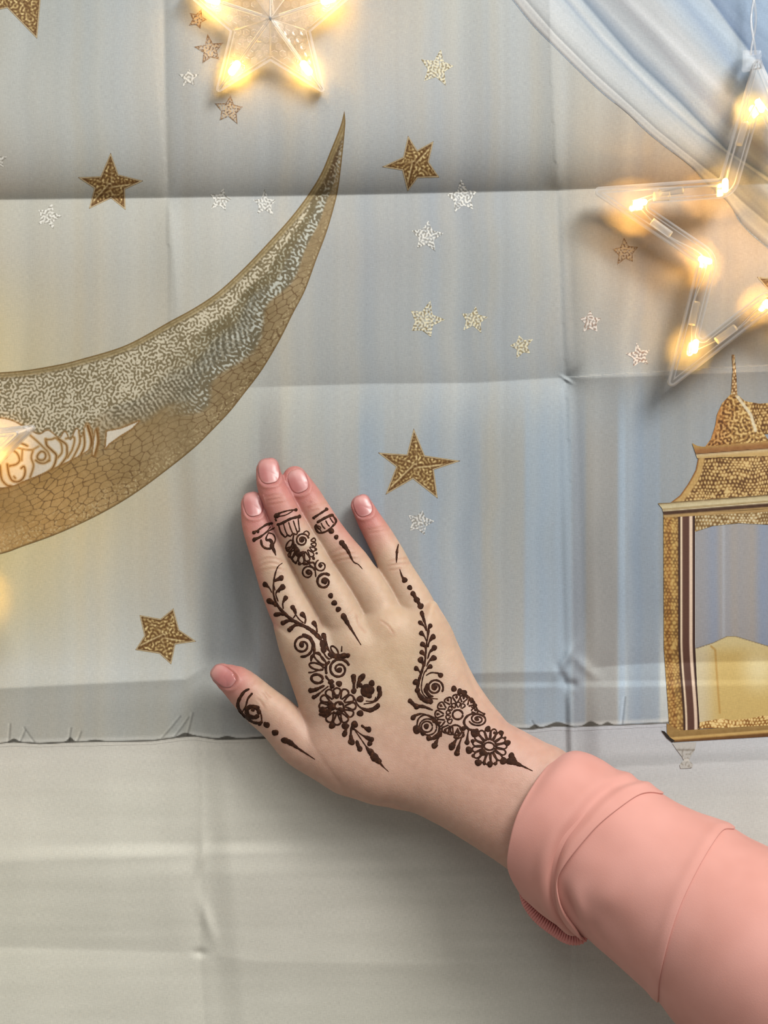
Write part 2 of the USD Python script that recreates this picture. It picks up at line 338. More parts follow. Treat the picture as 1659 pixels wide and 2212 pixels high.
def overlay(name, polygon, step, colour, parent=backdrop, lift=.6, label=None, kind=None, tone=True, far=None):
    """a printed figure: the part of the cloth inside the polygon, its ink lying on the weave"""
    poly = polygon if isinstance(polygon, shapely.Geometry) else Polygon(polygon).buffer(0)
    rings = [g for p in (poly.geoms if hasattr(poly, 'geoms') else [poly]) for g in [p.exterior, *p.interiors]]
    bpts = np.vstack([np.array([r.interpolate(d).coords[0] for d in np.arange(0, r.length, step)]) for r in rings])
    x0, y0, x1, y1 = poly.bounds
    mx, my = np.meshgrid(np.arange(x0, x1, step), np.arange(y0, y1, step)); mx = mx + (np.arange(mx.shape[0]) % 2)[:, None] * step * .5
    q = np.stack([mx.ravel(), my.ravel()], 1); shapely.prepare(poly)
    q = q[shapely.contains_xy(poly, q[:, 0], q[:, 1])]
    q = q[cKDTree(bpts).query(q)[0] > step * .55] if len(q) else q
    if far:                                                        # fewer points where the cloth runs on beyond the picture
        o = lambda z: (z[:, 0] > -24) & (z[:, 0] < W + 24) & (z[:, 1] > -24)
        k = np.random.default_rng(3).random(len(q)) < (step / far) ** 2; q = q[o(q) | k]
    pts = np.vstack([bpts, q]); tri = Delaunay(pts).simplices
    c = pts[tri].mean(1); tri = tri[shapely.contains_xy(poly, c[:, 0], c[:, 1])]
    a = pts[tri]; e1, e2 = a[:, 1] - a[:, 0], a[:, 2] - a[:, 0]; flip = e1[:, 0] * e2[:, 1] - e1[:, 1] * e2[:, 0] > 0
    tri[flip] = tri[flip][:, ::-1]
    t = _ct(pts[:, ::-1]) + lift
    return obj(name, (P(pts[:, 0], pts[:, 1], t), tri), 'printed_fabric', parent, color=lin(np.clip(colour(pts[:, 0], pts[:, 1]) * (np.array([.885, .885, .88]) if tone else 1.0), 0, 255)), label=label, kind=kind)

# --- printed drape, upper right
DR = [[(1107, 0), (1150, 54), (1194, 98), (1252, 155), (1302, 202), (1353, 243), (1403, 290), (1454, 330), (1497, 364), (1521, 392), (1572, 438), (1605, 488), (1659, 536), (1760, 610)],
      [(1137, 0), (1201, 74), (1285, 158), (1353, 219), (1420, 280), (1504, 347), (1548, 381), (1600, 430), (1659, 480), (1760, 552)],
      [(1221, 0), (1302, 94), (1370, 162), (1437, 229), (1504, 286), (1568, 330), (1620, 366), (1659, 394), (1760, 460)],
      [(1262, 0), (1370, 125), (1470, 219), (1568, 322), (1620, 356), (1659, 382), (1760, 444)],
      [(1330, 0), (1420, 104), (1500, 200), (1580, 280), (1659, 340), (1760, 400)],
      [(1430, 0), (1520, 110), (1590, 200), (1659, 270), (1760, 350)],
      [(1538, 0), (1622, 111), (1659, 155), (1760, 270)],
      [(1700, 0), (1760, 90)]]
def drape_v(px, py):
    ys = []
    for i, c in enumerate(DR):
        c = np.array(c, float); sl = (c[1] - c[0]); pre = c[0] - sl / sl[0] * 500; post = c[-1] + (c[-1] - c[-2]) * 8
        f = np.vstack([pre, c, post]); ys.append(np.interp(px, f[:, 0], f[:, 1]))
    ys = np.array(ys); v = np.full(np.shape(px), 7.0)
    for i in range(7):
        hi, lo = ys[i], ys[i + 1]
        m = (py <= hi) & (py > lo); v = np.where(m, i + (hi - py) / np.maximum(hi - lo, 1e-6), v)
    return v
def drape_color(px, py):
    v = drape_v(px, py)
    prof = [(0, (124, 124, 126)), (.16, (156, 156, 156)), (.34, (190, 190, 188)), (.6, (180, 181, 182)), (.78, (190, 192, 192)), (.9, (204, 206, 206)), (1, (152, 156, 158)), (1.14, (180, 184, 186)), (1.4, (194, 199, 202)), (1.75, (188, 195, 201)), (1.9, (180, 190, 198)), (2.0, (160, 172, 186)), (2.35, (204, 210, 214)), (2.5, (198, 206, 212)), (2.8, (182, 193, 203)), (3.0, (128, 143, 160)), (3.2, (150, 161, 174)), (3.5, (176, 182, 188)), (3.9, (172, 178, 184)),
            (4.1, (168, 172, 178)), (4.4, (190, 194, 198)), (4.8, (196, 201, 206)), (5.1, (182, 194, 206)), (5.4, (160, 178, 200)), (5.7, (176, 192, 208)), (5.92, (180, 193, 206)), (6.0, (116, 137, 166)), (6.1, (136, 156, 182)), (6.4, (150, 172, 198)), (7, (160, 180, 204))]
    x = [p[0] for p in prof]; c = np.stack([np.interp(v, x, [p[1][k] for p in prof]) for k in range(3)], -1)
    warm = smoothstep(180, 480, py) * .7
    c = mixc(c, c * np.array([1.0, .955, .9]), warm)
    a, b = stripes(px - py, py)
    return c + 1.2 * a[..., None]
out = catmull(DR[0], 6)
overlay('printed_drape', Polygon(np.vstack([[(1087, -24)], out, [(2060, 900), (2060, -700), (1600, -700)]])).intersection(shapely.box(1000, -420, 1790, 640)), 1.8, drape_color, far=6, lift=.5, label='printed fold of pale blue drapery')

# --- ragged printed hem of the curtain
HEMDROPS = [(30, 7, 10), (152, 10, 7), (205, 4, 18), (400, 8, 14), (490, 6, 16), (1155, 9, 9), (1205, 9, 22), (1276, 11, 14), (1312, 7, 9), (570, 3, 30)]
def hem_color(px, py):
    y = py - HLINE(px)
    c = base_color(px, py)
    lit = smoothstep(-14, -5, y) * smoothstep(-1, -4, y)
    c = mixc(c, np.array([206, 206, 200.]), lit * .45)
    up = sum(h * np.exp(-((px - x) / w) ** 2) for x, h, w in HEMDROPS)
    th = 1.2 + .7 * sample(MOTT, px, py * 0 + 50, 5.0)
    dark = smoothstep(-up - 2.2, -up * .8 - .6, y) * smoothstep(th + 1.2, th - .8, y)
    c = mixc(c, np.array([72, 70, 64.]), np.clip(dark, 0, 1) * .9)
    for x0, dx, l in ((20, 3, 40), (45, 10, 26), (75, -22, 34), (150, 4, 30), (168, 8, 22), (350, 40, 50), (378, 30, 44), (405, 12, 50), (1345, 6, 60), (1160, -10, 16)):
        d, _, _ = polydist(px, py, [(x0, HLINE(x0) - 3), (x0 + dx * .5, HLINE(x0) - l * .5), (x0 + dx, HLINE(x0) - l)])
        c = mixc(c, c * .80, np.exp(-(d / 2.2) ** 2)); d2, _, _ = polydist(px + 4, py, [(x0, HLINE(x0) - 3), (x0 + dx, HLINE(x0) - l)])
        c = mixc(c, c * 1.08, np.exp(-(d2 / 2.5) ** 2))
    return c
hx = np.arange(-260, 1900, 12.0)
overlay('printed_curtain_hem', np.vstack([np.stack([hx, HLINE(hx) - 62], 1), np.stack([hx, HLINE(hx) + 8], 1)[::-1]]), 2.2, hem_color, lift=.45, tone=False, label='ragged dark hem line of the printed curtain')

# --- printed crescent
MT = [(744, 239), (735, 273), (714, 326), (694, 374), (666, 420), (628, 470), (575, 529), (522, 584), (469, 632), (420, 665), (367, 694), (273, 745), (177, 775), (119, 789), (33, 802), (-80, 806), (-190, 796), (-320, 762), (-450, 700), (-560, 600), (-650, 470), (-700, 330)]
MB = [(744, 239), (746, 260), (745, 281), (740, 331), (731, 405), (720, 453), (704, 506), (684, 559), (659, 627), (633, 677), (604, 735), (566, 799), (526, 852), (494, 892), (446, 942), (420, 967), (367, 1010), (291, 1066), (215, 1111), (127, 1152), (50, 1180), (0, 1197), (-100, 1216), (-220, 1210), (-360, 1160), (-500, 1060), (-610, 900), (-680, 700), (-705, 500), (-700, 330)]
mt_, mb_ = catmull(MT, 8), catmull(MB, 8)
LAB = .8 * bandnoise((900, 900), 6.0, 11) + .42 * softnoise((900, 900), 1.0, 18) + .2 * softnoise((900, 900), 5, 19); LAB2 = .8 * bandnoise((900, 900), 6.8, 12, stretch=(.7, 1.2)) + .4 * softnoise((900, 900), 1.0, 20) + .25 * softnoise((900, 900), 6, 22); CRK = bandnoise((400, 400), 13, 13, stretch=(.7, 1.5)); SM = softnoise((300, 300), 6, 14); FIN = softnoise((500, 500), 1.1, 17)
WHITE = unary_union([Polygon(catmull([(-150, 905), (0, 903), (58, 926), (84, 938), (104, 930), (128, 946), (140, 932), (152, 950), (166, 926), (176, 944), (188, 914), (200, 940), (196, 966), (172, 984), (120, 1010), (60, 1036), (0, 1054), (-150, 1050), (-150, 905)], 4)).buffer(0), Polygon([(231, 932), (262, 926), (300, 910), (284, 926), (258, 942), (236, 958), (228, 968)]).buffer(.5), Polygon([(206, 930), (211, 925), (214, 955), (205, 985), (200, 982)]).buffer(.5)])
_wp = np.vstack([np.array(g.exterior.segmentize(2).coords) for g in WHITE.geoms] if hasattr(WHITE, 'geoms') else [np.array(WHITE.exterior.segmentize(2).coords)]); _wt = cKDTree(_wp)
_rg = np.random.default_rng(77); _cells = np.stack(np.meshgrid(np.arange(-1000, 1100, 25.0), np.arange(-200, 1700, 12.0), indexing='ij'), -1); _cells[::2, :, 1] += 6; _cells = (_cells + _rg.uniform(-.33, .33, _cells.shape) * [25, 12]).reshape(-1, 2); _ctree = cKDTree(_cells * [.5, 1])
def scale_cracks(px, py):                                          # overlapping scales lying along the crescent
    a = .52; u, w = px * math.cos(a) - py * math.sin(a), px * math.sin(a) + py * math.cos(a); w = w + 4 * np.sin(u / 31.0)
    d, _ = _ctree.query(np.stack([u * .5, w], -1), k=2); return d[:, 1] - d[:, 0]
SW = [([(540,500),(680,620),(800,740),(860,800),(890,900),(860,960)], 24), ([(640,950),(700,990),(790,1000),(890,950)], 28), ([(590,780),(560,900),(600,1050),(540,1250)], 26), ([(0,1050),(30,1280),(120,1390),(200,1410)], 30),
      ([(130,1020),(160,1200),(220,1310),(330,1330),(420,1260),(450,1150),(430,1060),(380,1090)], 34), ([(210,750),(310,830),(350,950),(290,1020),(170,1050)], 30), ([(220,710),(330,730),(430,750),(570,760),(690,700)], 18), ([(400,760),(390,950)], 22),
      ([(820,570),(840,680),(940,780),(1010,870),(960,1060),(860,1160),(740,1240)], 38), ([(830,580),(930,570),(1000,550),(1090,640),(1110,800),(1040,900)], 26), ([(1040,560),(1180,660),(1200,760),(1180,900),(1000,1130)], 34), ([(1180,560),(1330,540),(1300,740),(1210,900)], 26), ([(1420,440),(1430,640),(1330,860),(1250,1000)], 30),
      ([(1500,420),(1510,700),(1400,930)], 34), ([(1570,330),(1640,600),(1600,820)], 50), ([(1720,340),(1760,600),(1700,860)], 46), ([(1840,380),(1850,600),(1800,800)], 40), ([(30,880),(90,900),(120,860),(90,830)], 26), ([(370,640),(440,670),(490,690)], 30), ([(250,1240),(275,1270)], 26),
      ([(690,830),(740,790),(800,810),(820,880),(780,940),(700,940),(665,890),(690,830)], 30)]
SW = [(catmull(np.array(p, float) / 8.295 + [0, 880], 3), w / 8.295) for p, w in SW]
def moon_color(px, py):
    dt, _, _ = polydist(px, py, mt_[::2]); db, _, _ = polydist(px, py, mb_[::2])
    v = dt / (dt + db + 1e-6); wob = .05 * sample(SM, px + 900, py + 900, 5.0); left = smoothstep(470, 330, px)
    X, Y = px + 900.0, py + 900.0
    la = sample(LAB, X, Y, 1.2); lb = sample(LAB2, (X * .8 + Y * .6), (-X * .6 + Y * .8), 1.4); ck = sample(CRK, X * .86 - Y * .5 + 800, X * .5 + Y * .86, 1.6); fn = sample(FIN, X, Y, 2.0)
    lightc, darkc = np.array([220, 213, 192.]), np.array([118, 106, 78.])
    up = mixc(darkc, lightc, smoothstep(-.5, .45, la))
    up = mixc(up, np.array([164, 150, 116.]), .20 + 0 * v)
    olive = mixc(np.array([112, 100, 70.]), np.array([186, 184, 164.]), smoothstep(.35, .95, la) * .8) + fn[..., None] * 4
    blue = mixc(np.array([108, 99, 76.]), np.array([192, 195, 184.]), smoothstep(-.1, .8, lb))
    gold = mixc(np.array([148, 128, 92.]), np.array([170, 138, 86.]), smoothstep(420, 60, px)) + fn[..., None] * 3 + (5 * sample(SM, X, Y, 4.0))[..., None]
    f21 = scale_cracks(px, py); crack = smoothstep(1.7, .5, f21) * (.35 + .65 * smoothstep(-1, .3, sample(SM, X + 50, Y, 9.0)))
    low = mixc(gold, np.array([98, 72, 42.]), crack * .8)
    low = mixc(low, np.array([204, 190, 150.]), smoothstep(.55, .95, la) * smoothstep(.80, .95, v) * .55)
    vl = v + wob
    c_r = mixc(mixc(up, olive, smoothstep(.27, .33, vl)), blue, smoothstep(.44, .52, vl)); c_r = mixc(c_r, low * .97, smoothstep(.70, .78, vl))
    c_l = mixc(up, mixc(up, np.array([150, 120, 78.]), .45 * np.ones_like(v)), smoothstep(.40, .52, vl)); c_l = mixc(c_l, low, smoothstep(.53, .60, vl))
    c = mixc(c_r, c_l, left)
    s_ = px * .86 - py * .5; fin = np.sin(s_ / 1.7 + 3.6 * sample(SM, X * .6, Y, 4.0) + 1.5 * sample(SM, Y, X, 11.0) + py / 24.0) * .75 + .6 * la          # feathered streaks between the bands
    fw = smoothstep(.40, .47, vl) * smoothstep(.66, .58, vl) * smoothstep(190, 260, px) * smoothstep(600, 520, px)
    c = mixc(c, mixc(np.array([86, 82, 66.]), np.array([190, 190, 176.]), smoothstep(-.5, .9, fin)), fw * .55)
    tip = smoothstep(470, 330, py)
    c = mixc(c, mixc(np.array([88, 64, 38.]), np.array([170, 152, 122.]), smoothstep(.2, .9, la)), tip * smoothstep(.8, .6, v) * .9)
    c = mixc(c, np.array([206, 208, 204.]), tip * smoothstep(.7, .8, v) * smoothstep(.5, -.2, la + .3) * .7)
    c = mixc(c, np.array([160, 142, 100.]) + fn[..., None] * 5, smoothstep(15, 9, dt) * .85)      # rim bands
    c = mixc(c, np.array([92, 76, 48.]), np.exp(-((dt - 14) / 1.6) ** 2) * .5 + np.exp(-((dt - 7) / 1.4) ** 2) * .4)
    c = mixc(c, np.array([112, 88, 50.]), smoothstep(4.5, 1.5, np.minimum(db, dt)) * .8)
    m = (px < 340) & (py > 880) & (py < 1080)
    if m.any():
        qx, qy = px[m], py[m]; ins = shapely.contains_xy(WHITE, qx, qy); dw = _wt.query(np.stack([qx, qy], -1))[0]; sd = np.where(ins, dw, -dw)
        wcol = np.tile(np.array([216, 208, 192.]), (m.sum(), 1))
        for p, w in SW:
            d, _, _ = polydist(qx, qy, p, reach=14)
            wcol = mixc(wcol, np.array([176, 140, 84.]), smoothstep(w * .5 + 3.5, w * .5, d) * .7); wcol = mixc(wcol, np.array([122, 82, 34.]), smoothstep(w * .5, w * .5 - 1.6, d))
        o = mixc(c[m], np.array([138, 98, 48.]), np.exp(-(sd / 2.6) ** 2) * .8)
        c[m] = mixc(o, wcol, smoothstep(.2, 1.8, sd))
    return c
overlay('printed_moon', Polygon(np.vstack([mt_, mb_[::-1]])).buffer(0).intersection(shapely.box(-800, 0, 800, 1300)), 1.6, moon_color, far=5, label='large printed golden crescent moon with engraved texture')

# --- printed gold stars and pale little stars
def star_poly(cx, cy, R, rot, ratio=.42, seed=0, jit=.0, squash=1.0):
    r = np.random.default_rng(seed); p = []
    for k in range(10):
        rr = R * (1 if k % 2 == 0 else ratio) * (1 + jit * r.uniform(-1, 1)); a = math.radians(rot + 36 * k)
        p.append((cx + rr * math.sin(a), cy - rr * math.cos(a) * squash))
    return np.array(p)
SP = bandnoise((500, 500), 5.5, 41) + .5 * softnoise((500, 500), .9, 42)
def gold_star_color(cx, cy, pts, tone=1.0):
    tips = pts[::2]
    def f(px, py):
        X, Y = px + 500, py + 500
        n = sample(SP, X * 1.0, Y, 1.25)
        c = mixc(np.array([112, 80, 42.]), np.array([188, 162, 108.]), smoothstep(-.7, 1.1, n))
        c = mixc(c, np.array([236, 214, 158.]), smoothstep(1.0, 1.5, n))
        for i, tp in enumerate(tips):          # a dark crease and a pale ridge run from the middle to each tip
            d, u, s = polydist(px, py, [(cx, cy), tp])
            c = mixc(c, np.array([92, 58, 22.]), np.exp(-((d - 1.0) / 1.8) ** 2) * (.7 if i % 2 else .35))
            c = mixc(c, np.array([232, 214, 166.]), np.exp(-((d - 4) / 1.6) ** 2) * (s > 0) * (.75 if i in (1, 3) else .3))
        d, _, _ = polydist(px, py, np.vstack([pts, pts[:1]]))
        c = mixc(c, np.array([96, 64, 28.]), smoothstep(4.2, 2.6, d) * .75); c = mixc(c, np.array([214, 200, 166.]), smoothstep(1.9, .8, d) * .8)
        return c * tone
    return f
GOLD = [
 ('large gold star printed beside the crescent', [(239,333),(255,378),(306,391),(269,408),(270,451),(240,427),(194,449),(205,406),(172,384),(218,382)]),
 ('tilted gold star printed right of the crescent tip', [(882,296),(901,326),(935,307),(925,350),(947,382),(902,383),(881,411),(870,367),(829,360),(872,340)]),
 ('gold star printed above the little finger', [(894,929),(917,985),(990,996),(936,1014),(944,1074),(892,1033),(835,1066),(857,1008),(820,979),(880,983)]),
 ('gold star printed under the crescent near the thumb', [(374,1316),(386,1361),(421,1385),(378,1391),(369,1433),(345,1411),(294,1403),(313,1373),(303,1330),(347,1338)]),
 ('big gold star printed in the upper left corner', star_poly(34, -46, 137, 16.4, .47, 3, .02)),
 ('gold star printed behind the hanging wire', [(1591,14),(1622,2),(1640,-50),(1668,-8),(1722,-6),(1690,38),(1712,90),(1664,70),(1640,102),(1634,48),(1606,44),(1612,30)]),
 ('gold star printed inside the star light', star_poly(1684, 622, 50, 8, .45, 7, .05)),
]
GOLD[5] = (GOLD[5][0], np.array([(1592,14),(1630,2),(1648,-60),(1672,-6),(1740,-10),(1694,40),(1722,104),(1666,76),(1640,104),(1630,52)], float))
for lab, pts in GOLD:
    pts = np.array(pts, float); c = pts.mean(0)
    overlay('printed_star', Polygon(pts).buffer(1.2, join_style=2), 1.7, gold_star_color(c[0], c[1], pts), label=lab, lift=.45)
SPK = bandnoise((600, 600), 5.0, 51) + .35 * softnoise((600, 600), .9, 52)
SMALL = [(945,147,38,10,'g'), (453,107,31,-8,'b'), (408,168,21,0,'w'), (495,237,33,6,'b'), (427,42,22,20,'b'), (477,432,26,12,'w'), (572,440,29,0,'w'), (105,468,29,15,'w'), (1000,427,37,-6,'w'), (922,512,35,5,'w'),
         (918,692,41,16,'g'), (1024,690,31,8,'g'), (1127,748,27,-14,'g'), (1275,695,27,0,'p'), (1380,768,27,-10,'p'), (1350,545,31,-4,'b'), (906,1128,30,14,'w'), (-4,345,20,0,'w')]
def small_color(cx, cy, pts, kind):
    pal = {'w': ((112,108,98), (208,207,200)), 'g': ((120,102,62), (208,200,168)), 'p': ((132,104,90), (206,196,188)), 'b': ((102,72,44), (178,154,118))}[kind]
    def f(px, py):
        n = sample(SPK, px + 300, py + 300, 1.2); base = base_color(px, py)
        c = mixc(base, np.array(pal[1], float), smoothstep(.15, .75, n) * .9); c = mixc(c, np.array(pal[0], float), smoothstep(-.35, -.95, n) * .85)
        d, _, _ = polydist(px, py, np.vstack([pts, pts[:1]]))
        c = mixc(c, np.array(pal[1 if kind != 'b' else 0], float), smoothstep(3.4, 1.8, d) * .6 * smoothstep(-.5, .3, n))
        return mixc(c, np.array(pal[1], float), .25 * smoothstep(.8, 0, np.hypot(px - cx, py - cy) / 40) if kind in 'wg' else 0 * n)
    return f
for i, (cx, cy, R, rot, kind) in enumerate(SMALL):
    pts = star_poly(cx, cy, R, rot, .5, 100 + i, .13)
    overlay('printed_small_star', Polygon(pts).buffer(0), 1.5, small_color(cx, cy, pts, kind), lift=.4, tone=False)

# --- printed lantern with candle (the parts of the picture are sub-parts)
MX = 1597.0
def mirror(pts): return [(2 * MX - x, y) for x, y in reversed(pts)]
FIL = bandnoise((700, 500), 6.0, 61) * .85 + .5 * softnoise((700, 500), 1.0, 62); DOTS = bandnoise((700, 500), 5.6, 63, gain=4) + .3 * softnoise((700, 500), .8, 64)
def lattice(px, py, sp=7.6):
    u = px / sp + .35 * sample(SM, px + 300, py, 2.0); w = py / sp + .35 * sample(SM, px, py + 300, 2.0); k = 2 * np.pi
    return (np.cos(k * (u + .5 * w)) + np.cos(k * (.5 * w - u)) + np.cos(k * w * 1.0)) / 1.6 + .55 * sample(FIN, px, py, 2.4) - .1
def filigree(dark=(98, 66, 34), lightc=(214, 186, 128), mid=(160, 124, 72), f=DOTS, cell=1.3, th=(-.6, .8)):
    def g(px, py):
        n = lattice(px, py) if f is DOTS else sample(f, px + 200, py, cell); c = mixc(np.array(dark, float), np.array(mid, float), smoothstep(-1.1, -.1, n)); c = mixc(c, np.array(lightc, float), smoothstep(th[1] - .6, th[1], n))
        return c + 3 * sample(SM, px, py, 3.0)[..., None]
    return g
lantern = overlay('printed_lantern', [(1440, 1112), (2 * MX - 1440, 1100), (2 * MX - 1452, 1560), (1452, 1574)], 3.5,
                  lambda x, y: mixc(np.tile(np.array([152, 154, 160.]), (len(x), 1)) + (2.5 * stripes(x, y)[1])[..., None] * np.array([1, .2, -1.0]), np.array([176, 186, 200.]), np.exp(-((x - 1563) / 3.5) ** 2) * .5), label='printed golden lantern with a pale candle')
sub = lambda name, poly, step, fn, lift=2.4: overlay(name, poly, step, fn, lantern, lift=lift * .6)
sub('finial', [(1581, 766), (1587, 766), (1590, 800), (1593, 856), (1579, 856), (1583, 800)], 1.6, filigree((120, 84, 50), (220, 200, 160), (176, 140, 92)))
sub('dome_band', [(1606, 866), (1640, 872), (1720, 866), (1744, 930), (1650, 938), (1634, 915)], 2.0, filigree(), 1.5)
dome_p = [(1579, 851), (1560, 871), (1549, 895), (1545, 920), (1536, 948), (1518, 972), (1676, 960), (1658, 948), (1646, 931), (1634, 916), (1625, 890), (1611, 868), (1592, 852)]
def dome_col(px, py):
    c = filigree(f=FIL)(px, py) * mixc(np.array([.96, .86, .78]), np.array([1.02, 1.02, 1.0]), smoothstep(1545, 1600, px))
    d, _, _ = polydist(px, py, [(1592, 856), (1606, 874), (1622, 896), (1632, 930)]); c = mixc(c, np.array([226, 220, 196.]), smoothstep(4.5, 2, d) * .85)
    d, _, _ = polydist(px, py, [(1556, 884), (1549, 905), (1546, 925), (1538, 948)]); return mixc(c, np.array([186, 132, 74.]), smoothstep(4, 2, d) * .8)
sub('dome', dome_p, 1.7, dome_col)
def hband(stops):
    ys = [s[0] for s in stops]; cs = np.array([s[1] for s in stops], float); sl = -.078
    def g(px, py):
        y = py - sl * (px - 1500); return np.stack([np.interp(y, ys, cs[:, k]) for k in range(3)], -1) + 2.5 * sample(FIN, px, py, 2.0)[..., None]
    return g
left_roof = [(1510, 974), (1508, 990), (1503, 1015), (1494, 1032), (1486, 1046), (1469, 1070), (1448, 1086)]
roof_p = left_roof + mirror(left_roof)
def roof_col(px, py):
    c = filigree(th=(-.6, .7))(px, py); d, _, _ = polydist(px, py, left_roof); c = mixc(c, np.array([192, 158, 98.]), smoothstep(16, 12, d) * .9)
    return mixc(c, np.array([120, 72, 34.]), smoothstep(4, 1, d) * .8)
sub('roof', roof_p, 1.8, roof_col, 2.0)
sub('upper_cornice', [(1495, 957), (1506, 963), (1518, 965)] + [(1700, 950), (1688, 984), (1506, 990)], 2.0, hband([(955, (178, 146, 86)), (966, (170, 136, 80)), (973, (150, 106, 62)), (980, (140, 98, 56)), (981, (84, 56, 34)), (983, (200, 180, 140)), (990, (190, 160, 104))]), 2.6)
sub('lower_cornice', [(1421, 1087), (1447, 1086), (1456, 1084), (2 * MX - 1448, 1062), (2 * MX - 1424, 1080), (2 * MX - 1440, 1100), (1436, 1118), (1430, 1098)], 2.0,
    hband([(1070, (128, 104, 66)), (1082, (120, 98, 64)), (1085, (190, 176, 138)), (1092, (206, 194, 158)), (1096, (150, 128, 84)), (1098, (216, 204, 170)), (1101, (70, 46, 30)), (1106, (72, 48, 32)), (1109, (176, 146, 96)), (1125, (160, 126, 78))]), 2.6)
def post_col(x_top, off):
    stops = [(0, (120, 96, 54)), (3, (176, 136, 70)), (14, (150, 96, 48)), (20, (196, 166, 96)), (30, (140, 110, 66)), (33, (60, 38, 28)), (36, (64, 42, 32)), (37.5, (226, 206, 176)), (40, (230, 210, 184)), (42, (92, 62, 50)), (55, (88, 58, 48)), (57, (228, 206, 184)), (62, (226, 202, 178)), (64, (54, 32, 26)), (68, (60, 38, 30))]
    xs = [s[0] for s in stops]; cs = np.array([s[1] for s in stops], float)
    fil = filigree((104, 72, 36), (208, 176, 108), (164, 122, 64))
    def g(px, py):
        lean = smoothstep(1380, 1575, py) * 11
        u = (px - x_top - lean) if off > 0 else (x_top - lean - px)
        c = np.stack([np.interp(u, xs, cs[:, k]) for k in range(3)], -1); return mixc(c, fil(px, py), .65 * smoothstep(33, 31, u))
    return g
postL = [(1433, 1106), (1501, 1108), (1501, 1390), (1505, 1470), (1512, 1576), (1446, 1580), (1441, 1500), (1434, 1400)]
sub('post', postL, 1.7, post_col(1433, 1)); sub('post', mirror(postL), 2.2, post_col(2 * MX - 1433, -1))
sub('arch', [(1500, 1108), (1694, 1096), (1694, 1146), (1672, 1134), (1597, 1130), (1540, 1136), (1500, 1149)], 1.8, filigree((120, 92, 54), (210, 196, 160), (168, 140, 92)))
def candle_col(px, py):
    c = mixc(np.array([206, 194, 160.]), np.array([204, 178, 112.]), smoothstep(1510, 1560, px)); c = mixc(c, np.array([226, 214, 170.]), smoothstep(60, 0, np.hypot(px - 1640, (py - 1445) * .8)) * .8)
    c = mixc(c, np.array([212, 202, 160.]), smoothstep(1420, 1385, py) * .6); d, _, _ = polydist(px, py, [(1536, 1396), (1545, 1404), (1548, 1450), (1555, 1540)]); c = mixc(c, np.array([184, 146, 78.]), smoothstep(3.2, 1.2, d) * .8)
    d, _, _ = polydist(px, py, [(1504, 1400), (1540, 1388), (1570, 1374), (1590, 1374), (1659, 1395), (1694, 1402)]); return mixc(c, np.array([112, 100, 92.]), smoothstep(2.4, .8, d) * .85)
sub('candle', [(1502, 1400), (1540, 1388), (1570, 1374), (1590, 1374), (1659, 1395), (1694, 1402), (1688, 1566), (1510, 1574)], 2.0, candle_col, 2.0)
sub('ornament_row', [(1508, 1574), (1512, 1560), (1530, 1557), (1560, 1552), (1580, 1556), (1620, 1552), (1648, 1546), (1690, 1548), (1690, 1568)], 1.6, filigree((140, 96, 46), (232, 206, 142), (196, 156, 88), th=(-.5, .4)))
sub('base', [(1440, 1562), (1468, 1578), (2 * MX - 1456, 1562), (2 * MX - 1442, 1550), (2 * MX - 1430, 1572), (2 * MX - 1450, 1586), (1455, 1603), (1441, 1585)], 1.8,
    hband([(1560, (150, 116, 66)), (1576, (158, 128, 76)), (1588, (150, 120, 70)), (1590, (206, 174, 110)), (1594, (196, 160, 96)), (1597, (112, 78, 40)), (1606, (96, 62, 34))]), 2.6)
sub('corner_plate', [(1428, 1578), (1436, 1580), (1446, 1592), (1458, 1600), (1452, 1604), (1440, 1594)], 1.5, lambda x, y: np.tile(np.array([44, 38, 34.]), (len(x), 1)), 2.8)
def foot_col(px, py):
    c = mixc(base_color(px, py) * 1.1, np.array([196, 192, 182.]), .6 * np.ones(len(px))); n = sample(SPK, px, py * .8, 1.4); c = mixc(c, np.array([140, 134, 122.]), smoothstep(.2, .9, n) * .55 * smoothstep(1612, 1622, py)); c = mixc(c, np.array([222, 220, 212.]), np.exp(-((py - 1642) / 3.0) ** 2) * .8)
    return mixc(c, np.array([120, 114, 102.]), np.exp(-((py - 1620) / 2.0) ** 2) * .6)
foot = [(1452, 1605), (1504, 1603), (1501, 1620), (1492, 1634), (1488, 1642), (1498, 1652), (1494, 1659), (1470, 1660), (1468, 1652), (1477, 1642), (1473, 1634), (1462, 1620)]
sub('foot', foot, 1.6, foot_col); sub('foot', mirror(foot), 2.0, lambda x, y: foot_col(2 * MX - x, y))

